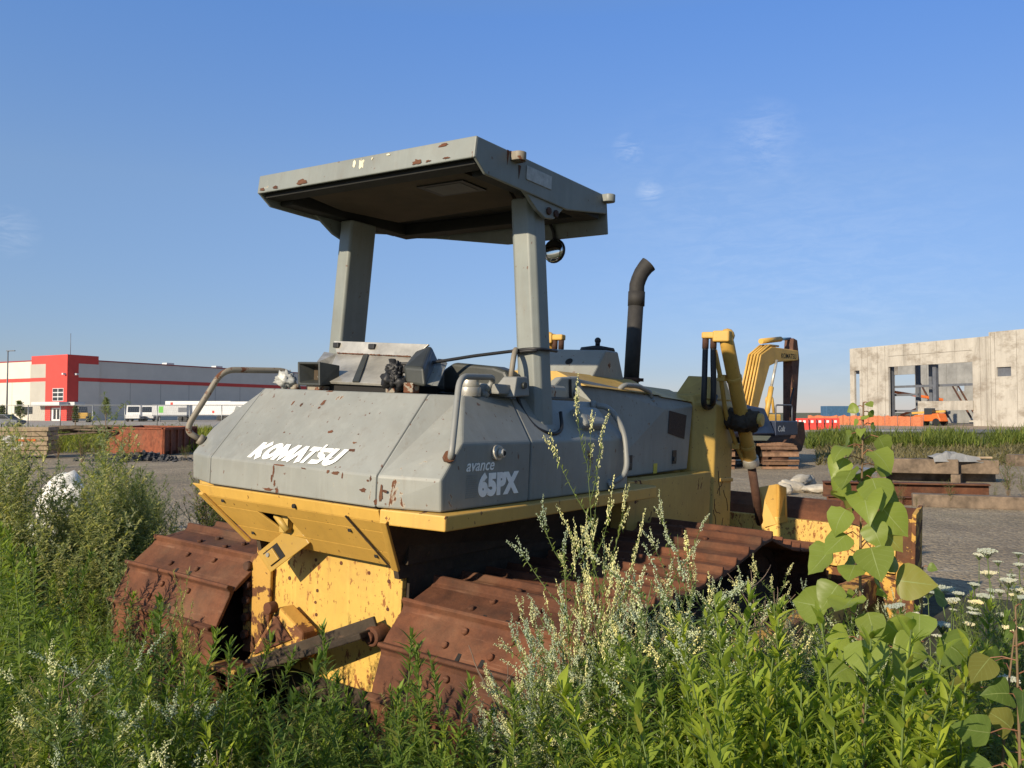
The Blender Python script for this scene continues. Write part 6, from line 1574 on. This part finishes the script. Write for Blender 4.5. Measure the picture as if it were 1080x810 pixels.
field('grass', 9000, near_grass, lambda x, y, r: r.uniform(.15, .5), 0, .007, MT['l_grass'], 'thin grass blades growing among the near weeds', 'grass', 72, (.8, 1.5))
field('dry_grass', 2200, near_grass, lambda x, y, r: r.uniform(.2, .62), 0, .005, MT['l_dry'], 'dry straw coloured grass stems among the near weeds', 'grass', 78, (.45, 1.5))
def berm(r):
    y = math.sqrt(r.uniform(38 ** 2, 52 ** 2)); u = r.uniform(850, 1150); x = (u - 540) / FOC * y
    k = math.sin(x * 1.1 + 2 * math.sin(y * .6)) + .7 * math.sin(x * 2.9 + y) + .5 * math.sin(x * 6.1 - y * 2.)
    if k < .15 + (.5 if y > 46 else 0): return None, None
    return x, y
field('berm_grass', 9000, berm, lambda x, y, r: r.uniform(.35, 1.35) * (.72 + .28 * math.sin(x * 1.9 + y)), 0, .045, MT['l_grass'], 'tall green grass strip before the concrete building', 'grass', 73, (1.0, 1.5))
def left_field(r):
    y = math.sqrt(r.uniform(34 ** 2, 76 ** 2)); u = r.uniform(-60, 320); return (u - 540) / FOC * y, y
field('field_grass', 12000, left_field, lambda x, y, r: r.uniform(.2, .8), 0, .07, MT['l_grass'], 'rough grass between the rusty box and the chain link fence', 'grass', 74, (.8, 1.5))
def right_edge(r):
    y = math.sqrt(r.uniform(26 ** 2, 40 ** 2)); u = r.uniform(860, 1150)
    if r.random() > .5: return None, None
    return (u - 540) / FOC * y, y
field('dry_weeds', 5000, right_edge, lambda x, y, r: r.uniform(.1, .45), 0, .05, MT['l_dry'], 'short dry weeds between the timbers and grass strip', 'weeds', 75, (.5, 1.4))

# shrubs and small trees in the middle distance
def bush(u, v, y, label, wide=1., group=None): return shr.put((u - 540) / FOC * y, y, htop(y, v), prng, label, group, 'shrub', 0, .04, wide)
for u, v, y, wd, lb in ((60, 452, 30, 1.6, 'green bush beside the tan lumber pack'), (88, 450, 27, 1.5, 'wide bush between the lumber pack and rusty box'), (105, 455, 29, 1.6, 'bush at the closed end of the rusty box'),
                        (130, 463, 28, 1.3, 'low bush before the rusty box'), (148, 470, 28.5, 1.1, 'smallest bush before the rusty box ribs'), (196, 466, 29, 1.2, 'bush at the near corner of the rusty box'), (213, 462, 30, 1.2, 'bush between the rusty box and handrail'),
                        (183, 440, 38, 1.1, 'pale bush rising behind the rusty box'), (15, 458, 24, 1.5, 'bush before the tan lumber pack'),
                        (1000, 505, 14.6, .9, 'bright green bush before the rusty steel beam'), (948, 510, 14.9, .8, 'low green bush before the shaded end of the steel beam'), (1062, 478, 15.5, .8, 'tall pale weed bush at the beam end'), (1078, 490, 15.2, .8, 'weed bush half cut off by the frame near the beams'),
                        (965, 522, 14.4, .6, 'small weed tuft between two bushes at the steel beam'), (1047, 510, 15.0, .5, 'thin weed before the plank end'), (905, 470, 30, 1.5, 'bush behind the sapling top')):
    bush(u, v, y, lb, wd)
def small_tree(u, v, y, seed, label, wd=.35):
    g = PL(seed); r = g.r; h = htop(y, v)
    P = g.curve((0, 0, 0), (0, 0, 1), h, 0, 7, .05); g.st.tube(P, [.07 * (1 - .85 * i / 7) for i in range(8)], 6, caps=False)
    for b_i in range(34):
        t = .35 + .63 * b_i / 34; p, d = lerp_path(P, t); Q = g.curve(p, g.dirv(b_i * 2.4, r.uniform(.4, .9)), h * wd * (1.15 - t) * r.uniform(.7, 1.2), .2, 4, .1); g.st.tube(Q, [.018, .014, .01, .007, .004], 4, caps=False)
        for i in range(46): q, dd = lerp_path(Q, r.random() ** .6); g.leaf(q + V((r.gauss(0, .08), r.gauss(0, .08), r.gauss(0, .08))), g.dirv(r.uniform(0, 6.3), r.uniform(-.6, 1)), .16 * r.uniform(.6, 1.2), .09, .3, ((0, .3), (.45, 1), (1, 0)))
    o = g.make('young_tree', MT['l_far'], MT['stem_b'], None, label, 'tree', stemname='trunk', leafname='crown'); o.location = ((u - 540) / FOC * y, y, 0)
small_tree(112, 420, 95, 81, 'young tree standing between the red tower and yard tractors')
small_tree(80, 428, 92, 82, 'short young tree before the tower entrance side', .3)
small_tree(22, 423, 90, 83, 'thin young tree before the cream warehouse wall', .4)
small_tree(2, 428, 90, 84, 'young tree at the frame edge beside the lamp post', .4)
shr.done()
